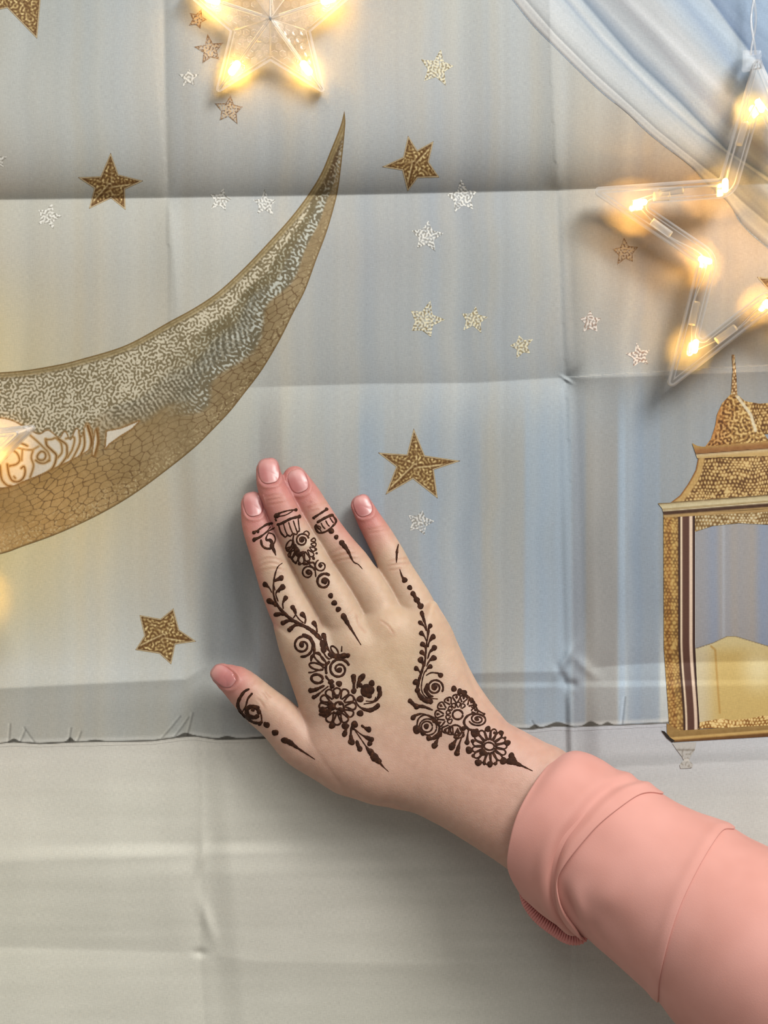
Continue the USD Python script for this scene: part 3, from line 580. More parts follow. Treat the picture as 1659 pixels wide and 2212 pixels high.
# ------------------------------------------------------------------ star lights hanging in front of the cloth
def ring_prism(poly, t0, t1):
    """a flat outline (photo pixels) extruded from height t0 to t1, in metres"""
    out = []
    for p in (poly.geoms if hasattr(poly, 'geoms') else [poly]):
        m = trimesh.creation.extrude_polygon(p, 1.0)
        v = np.array(m.vertices); m = trimesh.Trimesh(P(v[:, 0], v[:, 1], t0 + v[:, 2] * (t1 - t0)), m.faces, process=False); m.fix_normals(); out.append(m)
    return trimesh.util.concatenate(out)
def px_tube(pts, r, n=8, step=4):
    """round tube along (px, py, t) points, radius in pixels"""
    c = catmull(pts, step); return tube(P(c[:, 0], c[:, 1], c[:, 2]), r / S, n)
def capsule(p0, p1, r, n=12):
    p0, p1 = np.array(p0, float), np.array(p1, float); L = np.linalg.norm(p1 - p0); d = (p1 - p0) / L
    u = np.concatenate([-np.cos(np.linspace(0, np.pi / 2, 5)) * r, L + np.sin(np.linspace(0, np.pi / 2, 5)) * r])
    rr = np.concatenate([np.sin(np.linspace(0, np.pi / 2, 5)) * r, np.cos(np.linspace(0, np.pi / 2, 5)) * r]); rr = np.maximum(rr, .2)
    q = p0 + u[:, None] * d; return tube(P(q[:, 0], q[:, 1], q[:, 2]), rr / S, n)

SBC = np.array([1656.0, 511.0]); ROT_B = -3.0
def tube_star():
    th = Thing('star_light', 'star-shaped outline light of clear plastic tube, lit, hanging by a wire before the drape', 'light', P(SBC[0], SBC[1], 60), group='star-shaped tube lights')
    pts = star_poly(*SBC, 398, ROT_B, 132 / 398 * 1.20)
    base = Polygon(pts).buffer(-8).buffer(16).buffer(-8)
    outer, inner = base, base.buffer(-41).buffer(-6).buffer(6)
    T0, T1 = 44, 92
    ring = outer.difference(inner)
    obj('front_shell', trimesh.util.concatenate([ring_prism(ring.buffer(-2), T1 - 3, T1), ring_prism(ring.buffer(-2), T0, T0 + 3)]), 'clear_plastic', th, smooth=False)
    rim = [ring_prism(outer.difference(outer.buffer(-4.2)), T0, T1 + 2), ring_prism(inner.buffer(4.2).difference(inner), T0, T1 + 2),
           ring_prism(outer.buffer(-9).difference(outer.buffer(-11.5)), T1, T1 + 3), ring_prism(inner.buffer(11).difference(inner.buffer(8.5)), T1, T1 + 3),
           ring_prism(outer.buffer(3).difference(outer), 64, 70)]
    obj('rim', trimesh.util.concatenate(rim), 'clear_rim', th, smooth=False, label='bright moulded edge of the tube')
    tc = lambda r, a: SBC + r * np.array([math.sin(math.radians(a)), -math.cos(math.radians(a))])
    node = []
    for k in range(5):
        a = ROT_B + 72 * k
        for (r, aa, kind) in ((283, a, 'tip'), (142, a + 36, 'bend')):
            c = tc(r, aa)
            if kind == 'tip': d = (tc(300, a) - tc(150, a + 30)); 
            else: d = tc(142, aa) - tc(398, a + 62)
            d = d / np.linalg.norm(d); node.append((c, d, kind))
    for c, d, kind in node:
        ln = 9
        obj('led_bulb', capsule((*(c - d * ln), 66), (*(c + d * ln), 66), 6.5), 'led_warm', th)
    for k in range(5):                      # frosted shrink tubes on the arms, joined by a clear wire
        a = ROT_B + 72 * k
        for sgn in (1, -1):
            A, B = tc(142, a + sgn * 36), tc(330, a); mid_in = lambda f: A + (B - A) * f
            nrm = np.array([-(B - A)[1], (B - A)[0]]); nrm /= np.linalg.norm(nrm); nrm *= np.sign(nrm @ (A - SBC)) * 0
            p0, p1 = mid_in(.40), mid_in(.62)
            obj('shrink_tube', px_tube([(*p0, 62), (*((p0 + p1) / 2), 62), (*p1, 62)], 8, 8), 'frosted_sleeve', th, label='frosted white tube on the wire')
    wp = []
    for k in range(5):
        a = ROT_B + 72 * k
        wp += [tc(142, a - 36), tc(215, a - 14), tc(290, a - 1), tc(290, a + 1), tc(215, a + 14)]
    wp = [(*p, 58 + 5 * math.sin(i * 2.1)) for i, p in enumerate(wp)]
    obj('wire', px_tube(wp + wp[:1], 1.7, 6, 6), 'clear_wire', th)
    # knot of light at the left tip: a hooked second lead
    obj('socket_plug', px_tube([(1412, 424, 66), (1432, 424, 66), (1446, 424, 66)], 10, 10), 'frosted_sleeve', th)
    # hanging cap and cord
    cx, cy = 1624, 150
    cap = Polygon([(1604, 108), (1645, 108), (1647, 150), (1602, 158)]).buffer(-5).buffer(5)
    obj('cap', trimesh.util.concatenate([ring_prism(cap.difference(cap.buffer(-5)), 46, 86), ring_prism(cap.buffer(-2), 83, 86), ring_prism(cap.buffer(-9).difference(cap.buffer(-12)), 86, 89)]), 'clear_plastic', th, smooth=False)
    y = np.linspace(118, -700, 70)
    for ph in (0, math.pi):
        obj('cord', px_tube(np.stack([1627 + 5 * np.sin(y / 26 + ph) + (118 - y) * .012, y, 62 + 5 * np.cos(y / 26 + ph)], 1), 2.4, 6, 8), 'clear_wire', th, label='clear twisted hanging wire')
    return th
starB = tube_star()
# the same light again at the left edge: a copy moved along the wall
def copy_of(src, name, delta, label, cat, group=None, turn=0.0):
    path = '/World/' + numbered('/World/' + name).split('/World/')[1]
    x = UsdGeom.Xform.Define(stage, path); x.AddTranslateOp().Set(Gf.Vec3d(*map(float, src.loc + delta)))
    if turn: x.AddRotateYOp().Set(turn)
    x.GetPrim().GetReferences().AddInternalReference(src.path); x.GetPrim().SetInstanceable(True)
    return tag(x.GetPrim(), label, cat, group)
PHI = math.radians(4.0); TV = 383 * np.array([math.cos(math.radians(21)), -math.sin(math.radians(21))])
CC = np.array([66, 925]) - np.array([TV[0] * math.cos(PHI) + TV[1] * math.sin(PHI), -TV[0] * math.sin(PHI) + TV[1] * math.cos(PHI)])
copy_of(starB, 'star_light', P(CC[0], CC[1], 60) - P(1656, 511, 60), 'clear plastic tube star light whose tip shines on the lower crescent', 'light', group='star-shaped tube lights', turn=-4.0)

SAC = np.array([584.0, 40.0])
def facet_star():
    th = Thing('pebbled_star_light', 'solid clear plastic star light with honeycomb facets and glowing tips, hanging above the crescent', 'light', P(*SAC, 60))
    pts = star_poly(*SAC, 206, 0.0, 92 / 206); n = 10
    out = Polygon(pts).buffer(-7).buffer(7)
    T0, TE, TC = 40, 58, 96
    # faceted front: the middle stands highest, a ridge runs to each tip
    fv = [(*SAC, TC)]; 
    for p in star_poly(*SAC, 198, 0.0, 88 / 198): fv.append((*p, TE))
    fv = np.array(fv); f = np.array([(0, 1 + i, 1 + (i + 1) % 10) for i in range(10)])
    m = trimesh.Trimesh(P(fv[:, 0], fv[:, 1], fv[:, 2]), f[:, ::-1], process=False)
    back = fv.copy(); back[:, 2] = T0; back[0, 2] = T0 - 6
    m2 = trimesh.Trimesh(P(back[:, 0], back[:, 1], back[:, 2]), f, process=False)
    obj('facets', trimesh.util.concatenate([m, m2]), 'clear_facet', th, smooth=False)
    obj('rim', trimesh.util.concatenate([ring_prism(out.difference(out.buffer(-5)), T0 - 2, TE + 4), ring_prism(out.buffer(-9).difference(out.buffer(-11)), TE, TE + 4)]), 'clear_rim', th, smooth=False, label='bright moulded edge of the star')
    height = lambda x, y: TE + (TC - TE) * np.clip(1 - star_gauge(x, y), 0, 1)
    outline = star_poly(*SAC, 198, 0.0, 88 / 198)
    ang0 = np.arctan2(outline[:, 0] - SAC[0], -(outline[:, 1] - SAC[1]))
    def star_gauge(x, y):
        a = np.degrees(np.arctan2(x - SAC[0], -(y - SAC[1]))) % 72; a = np.minimum(a, 72 - a); r = np.hypot(x - SAC[0], y - SAC[1])
        A, B = np.array([198.0, 0.0]), 88 * np.array([math.cos(math.radians(36)), math.sin(math.radians(36))])
        d = np.stack([np.cos(np.radians(a)), np.sin(np.radians(a))], -1); e = B - A
        rr = (A[0] * e[1] - A[1] * e[0]) / (d[..., 0] * e[1] - d[..., 1] * e[0]); return r / rr
    for k in range(5):
        a = math.radians(72 * k); tip = SAC + 190 * np.array([math.sin(a), -math.cos(a)]); inn = SAC + 86 * np.array([math.sin(a + math.radians(36)), -math.cos(a + math.radians(36))])
        obj('ridge', px_tube([(*SAC, TC + 1), (*((SAC + tip) / 2), (TC + TE) / 2 + 1), (*tip, TE + 1)], 2.6, 6, 12), 'clear_rim', th)
        obj('valley', px_tube([(*SAC, TC), (*((SAC + inn) / 2), (TC + TE) / 2), (*inn, TE)], 1.6, 6, 12), 'clear_rim', th)
    cells = []
    for j in range(-16, 17):                                      # honeycomb: a small raised cell with a nub in each
        for i in range(-16, 17):
            x, y = SAC[0] + 17.5 * (i + .5 * (j % 2)), SAC[1] + 15.2 * j
            g = star_gauge(np.array(x), np.array(y))
            a = math.degrees(math.atan2(x - SAC[0], -(y - SAC[1]))) % 36; r = math.hypot(x - SAC[0], y - SAC[1])
            if g > .86 or r * math.sin(math.radians(min(a, 36 - a))) < 7 or r < 24: continue
            k = np.arange(6) * np.pi / 3 + np.pi / 6; ring = []
            for rr, dz in ((8.2, -.4), (7.4, 2.2), (6.4, 2.2), (5.6, .2), (2.2, .6), (1.0, 2.6)):
                xx, yy = x + rr * np.cos(k), y + rr * np.sin(k); ring.append(P(xx, yy, height(xx, yy) + dz))
            v = np.vstack(ring); q = grid_faces(6, 6, True); cells.append(trimesh.Trimesh(v, np.vstack([q[:, [0, 2, 1]], q[:, [0, 3, 2]]]), process=False))
    obj('honeycomb_relief', trimesh.util.concatenate(cells), 'clear_relief', th, smooth=False, kind='stuff')
    for k in range(5):
        a = math.radians(72 * k); d = np.array([math.sin(a), -math.cos(a)])
        obj('led_bulb', capsule((*(SAC + d * 122), 54), (*(SAC + d * 142), 52), 8.0), 'led_warm_bright', th)
        obj('led_lead', px_tube([(*(SAC + d * 20), 60), (*(SAC + d * 64), 58), (*(SAC + d * 108), 54)], 4.5, 6), 'frosted_sleeve', th)
    y = np.linspace(30, -620, 60)
    for ph in (0, math.pi):
        obj('cord', px_tube(np.stack([587 + 4 * np.sin(y / 22 + ph), y, 70 + 4 * np.cos(y / 22 + ph)], 1), 2.6, 6, 8), 'clear_wire', th, label='clear twisted hanging wire')
facet_star()

# ------------------------------------------------------------------ the person: a raised forearm and hand, palm to the cloth
def surface_nets(F, org, h):
    """the zero surface of a sampled distance field as a quad mesh"""
    s = F < 0; n = np.array(F.shape) - 1
    C = [s[a:a + n[0], b:b + n[1], c:c + n[2]] for a in (0, 1) for b in (0, 1) for c in (0, 1)]
    cnt = sum(c.astype(np.int8) for c in C); cell = (cnt > 0) & (cnt < 8); idx = np.full(cell.shape, -1); ci = np.argwhere(cell); idx[cell] = np.arange(len(ci))
    acc = np.zeros((len(ci), 3)); num = np.zeros(len(ci)); offs = [(a, b, c) for a in (0, 1) for b in (0, 1) for c in (0, 1)]
    for i, a in enumerate(offs):
        for b in offs[i + 1:]:
            if sum(np.abs(np.subtract(a, b))) != 1: continue
            fa, fb = F[tuple((ci + a).T)], F[tuple((ci + b).T)]; x = (fa < 0) != (fb < 0); t = fa / np.where(fa == fb, 1, fa - fb)
            acc[x] += (np.array(a) + t[:, None] * np.subtract(b, a))[x]; num[x] += 1
    v = org + h * (ci + acc / num[:, None]); quads = []
    for ax_ in range(3):
        o1, o2 = [k for k in range(3) if k != ax_]
        a = [slice(1, -1)] * 3; a[ax_] = slice(0, -1); b = list(a); b[ax_] = slice(1, None)
        A, B = s[tuple(a)], s[tuple(b)]; e = np.argwhere(A != B) + [0 if k == ax_ else 1 for k in range(3)]; fl = A[A != B]
        def cellat(d1, d2):
            q = e.copy(); q[:, o1] -= d1; q[:, o2] -= d2; return idx[tuple(q.T)]
        q = np.stack([cellat(1, 1), cellat(0, 1), cellat(0, 0), cellat(1, 0)], 1)
        if ax_ == 1: fl = ~fl
        q[~fl] = q[~fl][:, ::-1]; quads.append(q)
    q = np.vstack(quads); q = q[(q >= 0).all(1)]
    return v, np.vstack([q[:, [0, 1, 2]], q[:, [0, 2, 3]]])

HG = 2.6
X0, X1, Y0, Y1, Z0, Z1 = 436, 1330, 972, 1960, -6, 268
fxs, fys, fts = np.arange(X0, X1, HG), np.arange(Y0, Y1, HG), np.arange(Z0, Z1, HG)
field = np.full((len(fxs), len(fys), len(fts)), 60.0, np.float32)
def smin(a, b, k):
    if k <= 0: return np.minimum(a, b)
    hh = np.clip(.5 + .5 * (b - a) / k, 0, 1); return b * (1 - hh) + a * hh - k * hh * (1 - hh)
def chain_sdf(st, flat=.92, pad=30, step=20):
    """signed distance to a tapering limb through stations (x, y, t, r), flattened in depth; returns its block of the grid"""
    st = np.array(st, float); c = catmull(st, step); c[:, 3] = np.maximum(c[:, 3], 4)
    lo, hi = (c[:, :2] - c[:, 3:]).min(0) - pad, (c[:, :2] + c[:, 3:]).max(0) + pad
    ix = slice(max(0, int((lo[0] - X0) / HG)), min(len(fxs), int((hi[0] - X0) / HG) + 2)); iy = slice(max(0, int((lo[1] - Y0) / HG)), min(len(fys), int((hi[1] - Y0) / HG) + 2))
    xx, yy, zz = fxs[ix].astype(np.float32)[:, None, None], fys[iy].astype(np.float32)[None, :, None], (fts / flat).astype(np.float32)[None, None, :]
    d = np.full((xx.size, yy.size, zz.size), 60, np.float32)
    for p, q in zip(c[:-1], c[1:]):
        a, b = (p[:3] * [1, 1, 1 / flat]).astype(np.float32), (q[:3] * [1, 1, 1 / flat]).astype(np.float32); e = b - a; m = max(p[3], q[3]) + pad
        jx = slice(*np.searchsorted(xx.ravel(), [min(a[0], b[0]) - m, max(a[0], b[0]) + m])); jy = slice(*np.searchsorted(yy.ravel(), [min(a[1], b[1]) - m, max(a[1], b[1]) + m]))
        X, Y, Z = xx[jx] - a[0], yy[:, jy] - a[1], zz - a[2]
        u = np.clip((X * e[0] + Y * e[1] + Z * e[2]) / np.float32(e @ e), 0, 1)
        r = np.sqrt((X - u * e[0]) ** 2 + (Y - u * e[1]) ** 2 + (Z - u * e[2]) ** 2) - (np.float32(p[3]) + np.float32(q[3] - p[3]) * u)
        d[jx, jy] = np.minimum(d[jx, jy], r)
    return ix, iy, d
def add(parts, k):
    ix, iy, d = parts; field[ix, iy] = smin(field[ix, iy], d, k)

INDEX = [(545,1089,38,25), (549,1112,42,28.5), (554,1134,46,31.5), (564,1162,52,34), (576,1191,57,37), (588,1225,60,39), (605,1268,60,43), (620,1302,62,45.5), (638,1338,66,48), (668,1400,72,50)]
MIDDLE = [(579,1016,44,26), (583,1040,50,29.5), (591,1064,55,31.5), (604,1088,60,33), (618,1119,64,34.5), (633,1148,67,36), (650,1177,68,37.5), (671,1211,69,40), (688,1244,68,42), (707,1276,70,44), (724,1304,72,45.5), (745,1345,76,47), (772,1402,80,47)]
RING = [(637,1033,38,26.5), (653,1057,43,29), (666,1077,47,30.5), (683,1105,52,31.5), (696,1127,56,32.5), (710,1150,59,33.5), (725,1172,60,35), (742,1195,61,36.5), (760,1217,61,38), (775,1240,62,39), (796,1271,65,40.5), (815,1303,68,42), (842,1360,75,44)]
LITTLE = [(781,1092,36,23.5), (800,1127,39,27), (812,1147,40,29), (823,1166,43,30.5), (843,1203,49,33), (858,1237,52,36), (877,1270,55,38), (897,1310,60,42), (921,1372,68,46)]
THUMB = [(480,1457,52,24.5), (496,1466,54,31), (512,1475,56,36.5), (531,1492,58,41), (552,1512,60,43.5), (573,1531,62,46), (596,1549,64,47.5), (619,1572,66,49), (650,1606,70,51), (692,1634,76,50), (745,1662,84,52)]
# palm and wrist: an outline with rounded edges and a domed back
PALM = [(592,1352), (598,1376), (609,1411), (622,1454), (633,1487), (645,1522), (655,1553), (668,1590), (690,1630), (735,1690), (765,1716), (795,1729), (820,1733), (842,1732), (864,1739), (886,1750), (915,1764), (962,1789), (1012,1820), (1062,1852), (1105,1882), (1180,1935), (1330,2040), (1400,1790), (1240,1640), (1176,1604), (1149,1590), (1122,1576), (1093,1561), (1069,1544), (1050,1527), (1036,1508), (1021,1485), (1009,1452), (997,1420), (985,1390), (973,1361), (962,1341), (950,1318), (935,1298), (900,1312), (845,1312), (800,1322), (745,1340), (690,1356), (640,1358)]
pp = Polygon(catmull(PALM + PALM[:1], 8)).buffer(0)
mx, my = np.meshgrid(fxs, fys, indexing='ij'); shapely.prepare(pp)
ring_ = np.array(pp.exterior.coords); tree = cKDTree(np.array([pp.exterior.interpolate(d).coords[0] for d in np.arange(0, pp.length, 1.5)]))
d2 = tree.query(np.stack([mx.ravel(), my.ravel()], 1))[0].reshape(mx.shape); d2 = np.where(shapely.contains_xy(pp, mx, my), -d2, d2)
along = ((mx - 760) * .60 + (my - 1400) * .80)          # from the knuckles towards the elbow
tc = np.interp(along, [-120, 0, 150, 260, 380, 480, 600, 800], [72, 78, 88, 98, 114, 134, 158, 190]); tc = ndimage.gaussian_filter(tc, 12)
TH = np.interp(along, [-120, 0, 150, 260, 380, 480, 700], [44, 52, 60, 68, 76, 82, 88]); TH = ndimage.gaussian_filter(TH, 12)
inside = np.clip(-d2 / np.interp(along, [0, 300, 450], [95, 110, 128]), 0, 1)
prof = np.sqrt(np.clip(1 - (1 - inside) ** 2.2, 0, 1))               # elliptical cross-section
half = TH * prof
tt = np.abs(fts[None, None, :] - tc[..., None])
dp = np.where((d2 < 0)[..., None], np.maximum((tt - half[..., None]) * .8, np.maximum(d2[..., None], -60)), np.sqrt(np.maximum(d2, 0)[..., None] ** 2 + np.maximum(tt - 2, 0) ** 2))
dp = np.where((d2 < 0)[..., None] & (tt < half[..., None]), -np.minimum((half[..., None] - tt), 60) * .7, dp)
field[:] = dp.astype(np.float32)
add(chain_sdf([(665,1400,78,44), (730,1500,90,48), (850,1600,104,50), (960,1660,120,52)], .8), 30)      # metacarpals, thenar, heel of the hand
add(chain_sdf([(770,1400,84,42), (830,1500,96,46), (930,1620,112,50)], .8), 30)
add(chain_sdf([(842,1360,78,42), (890,1460,92,46), (980,1600,112,50)], .8), 30)
add(chain_sdf([(918,1368,68,44), (958,1460,82,50), (1030,1570,106,52)], .85), 30)
add(chain_sdf([(700,1625,84,48), (770,1655,90,56), (860,1690,102,52)], .9), 36)
fing = {}
for nm, st, k in (('index', INDEX, 16), ('little', LITTLE, 14), ('ring', RING, 14), ('middle', MIDDLE, 14), ('thumb', THUMB, 22)):
    add_part = chain_sdf(st); fing[nm] = np.array(st, float)
    ix, iy, d = add_part; cur = field[ix, iy]
    # fingers keep a groove between them: soft join only near the knuckles
    yy = fys[iy][None, :, None]; xx = fxs[ix][:, None, None]
    if nm == 'thumb': kk = 22 * smoothstep(630, 715, xx) + 2.5
    else: kk = {'index': 20, 'middle': 20, 'ring': 20, 'little': 20}[nm] * smoothstep(*{'index': (1330, 1410), 'middle': (1310, 1400), 'ring': (1280, 1370), 'little': (1285, 1380)}[nm], yy) + 2.5
    hh = np.clip(.5 + .5 * (d - cur) / kk, 0, 1); field[ix, iy] = d * (1 - hh) + cur * hh - kk * hh * (1 - hh)
# knuckle swellings
for x, y, r in ((668,1396,34), (768,1390,32), (840,1352,30), (918,1362,30)):
    add(chain_sdf([(x, y, 92, r), (x + 12, y + 22, 92, r)], .8), 26)
field = ndimage.gaussian_filter(field, .8)
field[:, :, 0] = 5; field[0] = 5; field[-1] = 5; field[:, 0] = 5; field[:, -1] = 5
hv, hf = surface_nets(field, np.array([X0, Y0, Z0], float), HG)
hm = trimesh.Trimesh(hv, hf, process=False); comp = trimesh.graph.connected_components(hm.face_adjacency, nodes=np.arange(len(hf)))
hf = hf[max(comp, key=len)]; use = np.unique(hf); remap = np.full(len(hv), -1); remap[use] = np.arange(len(use)); hv, hf = hv[use], remap[hf]
hm = trimesh.Trimesh(hv, hf, process=False); trimesh.smoothing.filter_taubin(hm, lamb=.45, nu=.46, iterations=6); mv = np.array(hm.vertices) - hv; hv = hv + mv * np.minimum(1, 1.3 / np.maximum(np.linalg.norm(mv, axis=1, keepdims=True), 1e-9))
# front surface of the hand above each photo pixel, read from the field
def front_height(F):
    neg = F < 0; k = F.shape[2] - 1 - np.argmax(neg[:, :, ::-1], axis=2); has = neg.any(2); k = np.clip(k, 0, F.shape[2] - 2)
    i, j = np.meshgrid(np.arange(F.shape[0]), np.arange(F.shape[1]), indexing='ij'); a, b = F[i, j, k], F[i, j, k + 1]
    z = fts[0] + HG * (k + np.where(has, a / np.where(a == b, 1, a - b), 0)); return np.where(has, z, np.nan), has
HT, HAS = front_height(field)
near = ndimage.distance_transform_edt(~HAS, return_distances=False, return_indices=True); HTF = HT[tuple(near)]
_ht = RegularGridInterpolator((fxs, fys), HTF, bounds_error=False, fill_value=None); _has = RegularGridInterpolator((fxs, fys), HAS.astype(float), bounds_error=False, fill_value=0)
hand_t = lambda x, y: _ht(np.stack([x, y], -1))

person = Thing('person', 'raised arm in a salmon pink sleeve, dark henna patterns on the hand', 'person', P(1150, 1755, 130))
NAILS = [('index', (546.5,1090), 21.5, 28, (.22, .97)), ('middle', (581,1018), 24.5, 29, (.16, .98)), ('ring', (644,1039), 22, 28, (.36, .93)), ('little', (784,1093), 20.5, 25, (.36, .93)), ('thumb', (483,1461), 21, 30, (.80, .60))]
front = hv[:, 2] > hand_t(hv[:, 0], hv[:, 1]) - 14
# fine relief: nail folds, knuckle wrinkles
dz = np.zeros(len(hv))
for _, (cx, cy), hw, hl, (ux, uy) in NAILS:
    n_ = math.hypot(ux, uy); ux, uy = ux / n_, uy / n_; a = (hv[:, 0] - cx) * ux + (hv[:, 1] - cy) * uy; b = -(hv[:, 0] - cx) * uy + (hv[:, 1] - cy) * ux
    rr = (np.abs(a / hl) ** 2.6 + np.abs(b / hw) ** 2.6) ** (1 / 2.6)
    dz += front * (2.2 * np.exp(-((rr - 1.18) / .12) ** 2) * (a > -hl * .55) - 2.5 * smoothstep(1.04, .9, rr))
WR = [[(560,1212),(578,1206),(600,1208),(616,1214)], [(562,1222),(582,1216),(604,1219)], [(566,1232),(590,1228),(612,1230)], [(572,1075),(592,1070),(612,1068)], [(574,1082),(596,1078),(614,1076)], [(580,1091),(600,1088),(622,1082)], [(712,1196),(735,1186),(764,1184)], [(716,1206),(742,1198),(772,1196)], [(722,1214),(748,1208),(776,1206)], [(664,1098),(684,1092),(704,1086)], [(668,1106),(690,1100)],
      [(790,1146),(812,1142),(836,1136)], [(792,1152),(816,1149),(838,1144)], [(840,1214),(858,1210),(876,1206)], [(840,1222),(862,1219),(882,1216)], [(842,1232),(866,1228)], [(556,1508),(566,1520),(572,1530)], [(566,1496),(576,1510)], [(770,1330),(776,1352),(788,1366)], [(822,1340),(838,1352),(850,1368)], [(690,1340),(696,1356)], [(650,1192),(668,1184),(684,1180)], [(540,1482),(552,1470)], [(574,1494),(584,1506)]]
for w in WR:
    d, u, _ = polydist(hv[:, 0], hv[:, 1], catmull(w, 4), reach=14); dz -= front * .8 * np.exp(-(d / 2.2) ** 2) * smoothstep(0, .2, u) * smoothstep(1, .8, u) - .3 * front * np.exp(-((d - 5) / 2.5) ** 2)
for x, y, r, a in ((838,1355,26,2.5), (768,1392,30,2.0), (668,1398,30,2.0), (915,1362,26,2.0)): dz += front * a * np.exp(-((hv[:, 0] - x) ** 2 + (hv[:, 1] - y) ** 2) / r ** 2)
hv[:, 2] += dz
from scipy.interpolate import LinearNDInterpolator
fr = hv[front & (hv[:, 2] > hand_t(hv[:, 0], hv[:, 1]) - 5)]
_hx = LinearNDInterpolator(fr[:, :2], fr[:, 2])
hand_t0 = hand_t
def hand_t(x, y):
    z, z0 = _hx(x, y), hand_t0(x, y); return np.where(np.isfinite(z) & (np.abs(z - z0) < 7), z, z0)
SKN = softnoise((400, 400), 3.2, 71); SKN2 = softnoise((400, 400), 9, 72)
def skin_color(v):
    x, y = v[:, 0], v[:, 1]
    c = np.tile(np.array([190, 163, 136.]), (len(v), 1))
    c = mixc(c, np.array([193, 150, 131.]), np.clip(smoothstep(1400, 1640, y) * .55 + smoothstep(900, 1150, x) * .3, 0, .8)); c = mixc(c, np.array([196, 170, 134.]), np.exp(-(((x - 850) / 90) ** 2 + ((y - 1430) / 110) ** 2)) * .7)  # lower hand and wrist tinted pink for the shading there; centre yellower
    tipd = np.full(len(v), 1e9)
    for nm, L in (('index', 118), ('middle', 135), ('ring', 120), ('little', 110), ('thumb', 85)):
        tipd = np.minimum(tipd, np.hypot(x - fing[nm][0, 0], y - fing[nm][0, 1]) / L)
    c = mixc(c, np.array([184, 118, 110.]), smoothstep(1.25, .15, tipd) * .95)
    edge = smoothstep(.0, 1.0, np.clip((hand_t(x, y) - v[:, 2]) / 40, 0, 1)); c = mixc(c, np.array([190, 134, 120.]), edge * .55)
    d, u, _ = polydist(x, y, [(525,1120),(540,1180),(560,1260),(590,1350)], reach=40); c = mixc(c, np.array([196, 130, 116.]), np.exp(-(d / 13) ** 2) * .6)
    for w in WR:
        d, _, _ = polydist(x, y, w, reach=12); c = mixc(c, np.array([168, 122, 98.]), np.exp(-(d / 3.5) ** 2) * .28)
    c = mixc(c, np.array([178, 138, 112.]), np.exp(-(((x - 742) / 34) ** 2 + ((y - 1200) / 20) ** 2)) * .35)
    c += (1.6 * sample(SKN, x, y, 1.2) + 1.0 * sample(SKN2, x, y, 3.0))[:, None] * np.array([1, 1.1, 1.1])
    for gx_, gy_, r, dk in ((668,1096,5,.4), (672,1084,3,.5), (560,1078,2.5,.5)):
        c = mixc(c, np.array([150, 80, 70.]), np.exp(-((x - gx_) ** 2 + (y - gy_) ** 2) / r ** 2) * dk)
    return np.clip(c * np.array([.96, .955, .98]), 0, 255)
obj('hand', (P(hv[:, 0], hv[:, 1], hv[:, 2]), hf[:, ::-1]), 'skin', person, color=lin(skin_color(hv)), label='bare hand and wrist with fingers up')
for nm, (cx, cy), hw, hl, (ux, uy) in NAILS:
    n_ = math.hypot(ux, uy); ux, uy = ux / n_, uy / n_; rad = np.linspace(0, 1, 13)[:, None]; th_ = np.linspace(0, 2 * np.pi, 48, endpoint=False)[None]
    sg = lambda q: np.sign(q) * np.abs(q) ** .72
    a, b = rad * hl * sg(np.cos(th_)), rad * hw * sg(np.sin(th_)); x, y = cx + a * ux - b * uy, cy + a * uy + b * ux
    t = np.array([hand_t(x[i], y[i]) for i in range(len(x))])
    t0 = hand_t(np.array([cx]), np.array([cy]))[0]
    near_ = lambda q, r: np.where((q > r + 5) & (np.abs(b) > .5 * hw), r, q)            # stay on this finger where the next one rises beside it
    # the plate: curved across the finger, nearly straight along it
    ts = t0 + (hand_t(np.array([cx + hl * .8 * ux]), np.array([cy + hl * .8 * uy]))[0] - t0) * a / (hl * .8) * .75 - .30 * hw * (b / hw) ** 2 - .16 * hl * np.where(a < 0, 1.25, .2) * (a / hl) ** 2
    t = near_(t, ts)
    t = np.where(rad > .93, np.minimum(t, ts) - 2.0, np.where(a > 0, np.maximum(ts, t), np.maximum(ts, t - 4) * .8 + t * .2) + 1.4)
    v = P(x, y, t).reshape(-1, 3); f = grid_faces(13, 48, True)
    c = np.tile(np.array([176, 113, 110.]), (v.shape[0], 1)); al = (a / hl).ravel()
    c = mixc(c, np.array([192, 144, 138.]), smoothstep(-.1, -.75, al) * .7); c = mixc(c, np.array([214, 184, 176.]), smoothstep(.62, .95, al) * .35); c = mixc(c, np.array([160, 92, 90.]), smoothstep(.86, 1, np.repeat(rad.ravel(), 48)) * .7)
    obj('fingernail', (v, f), 'nail', person, color=lin(c), label=f'{nm} fingernail' if nm != 'thumb' else 'thumbnail')

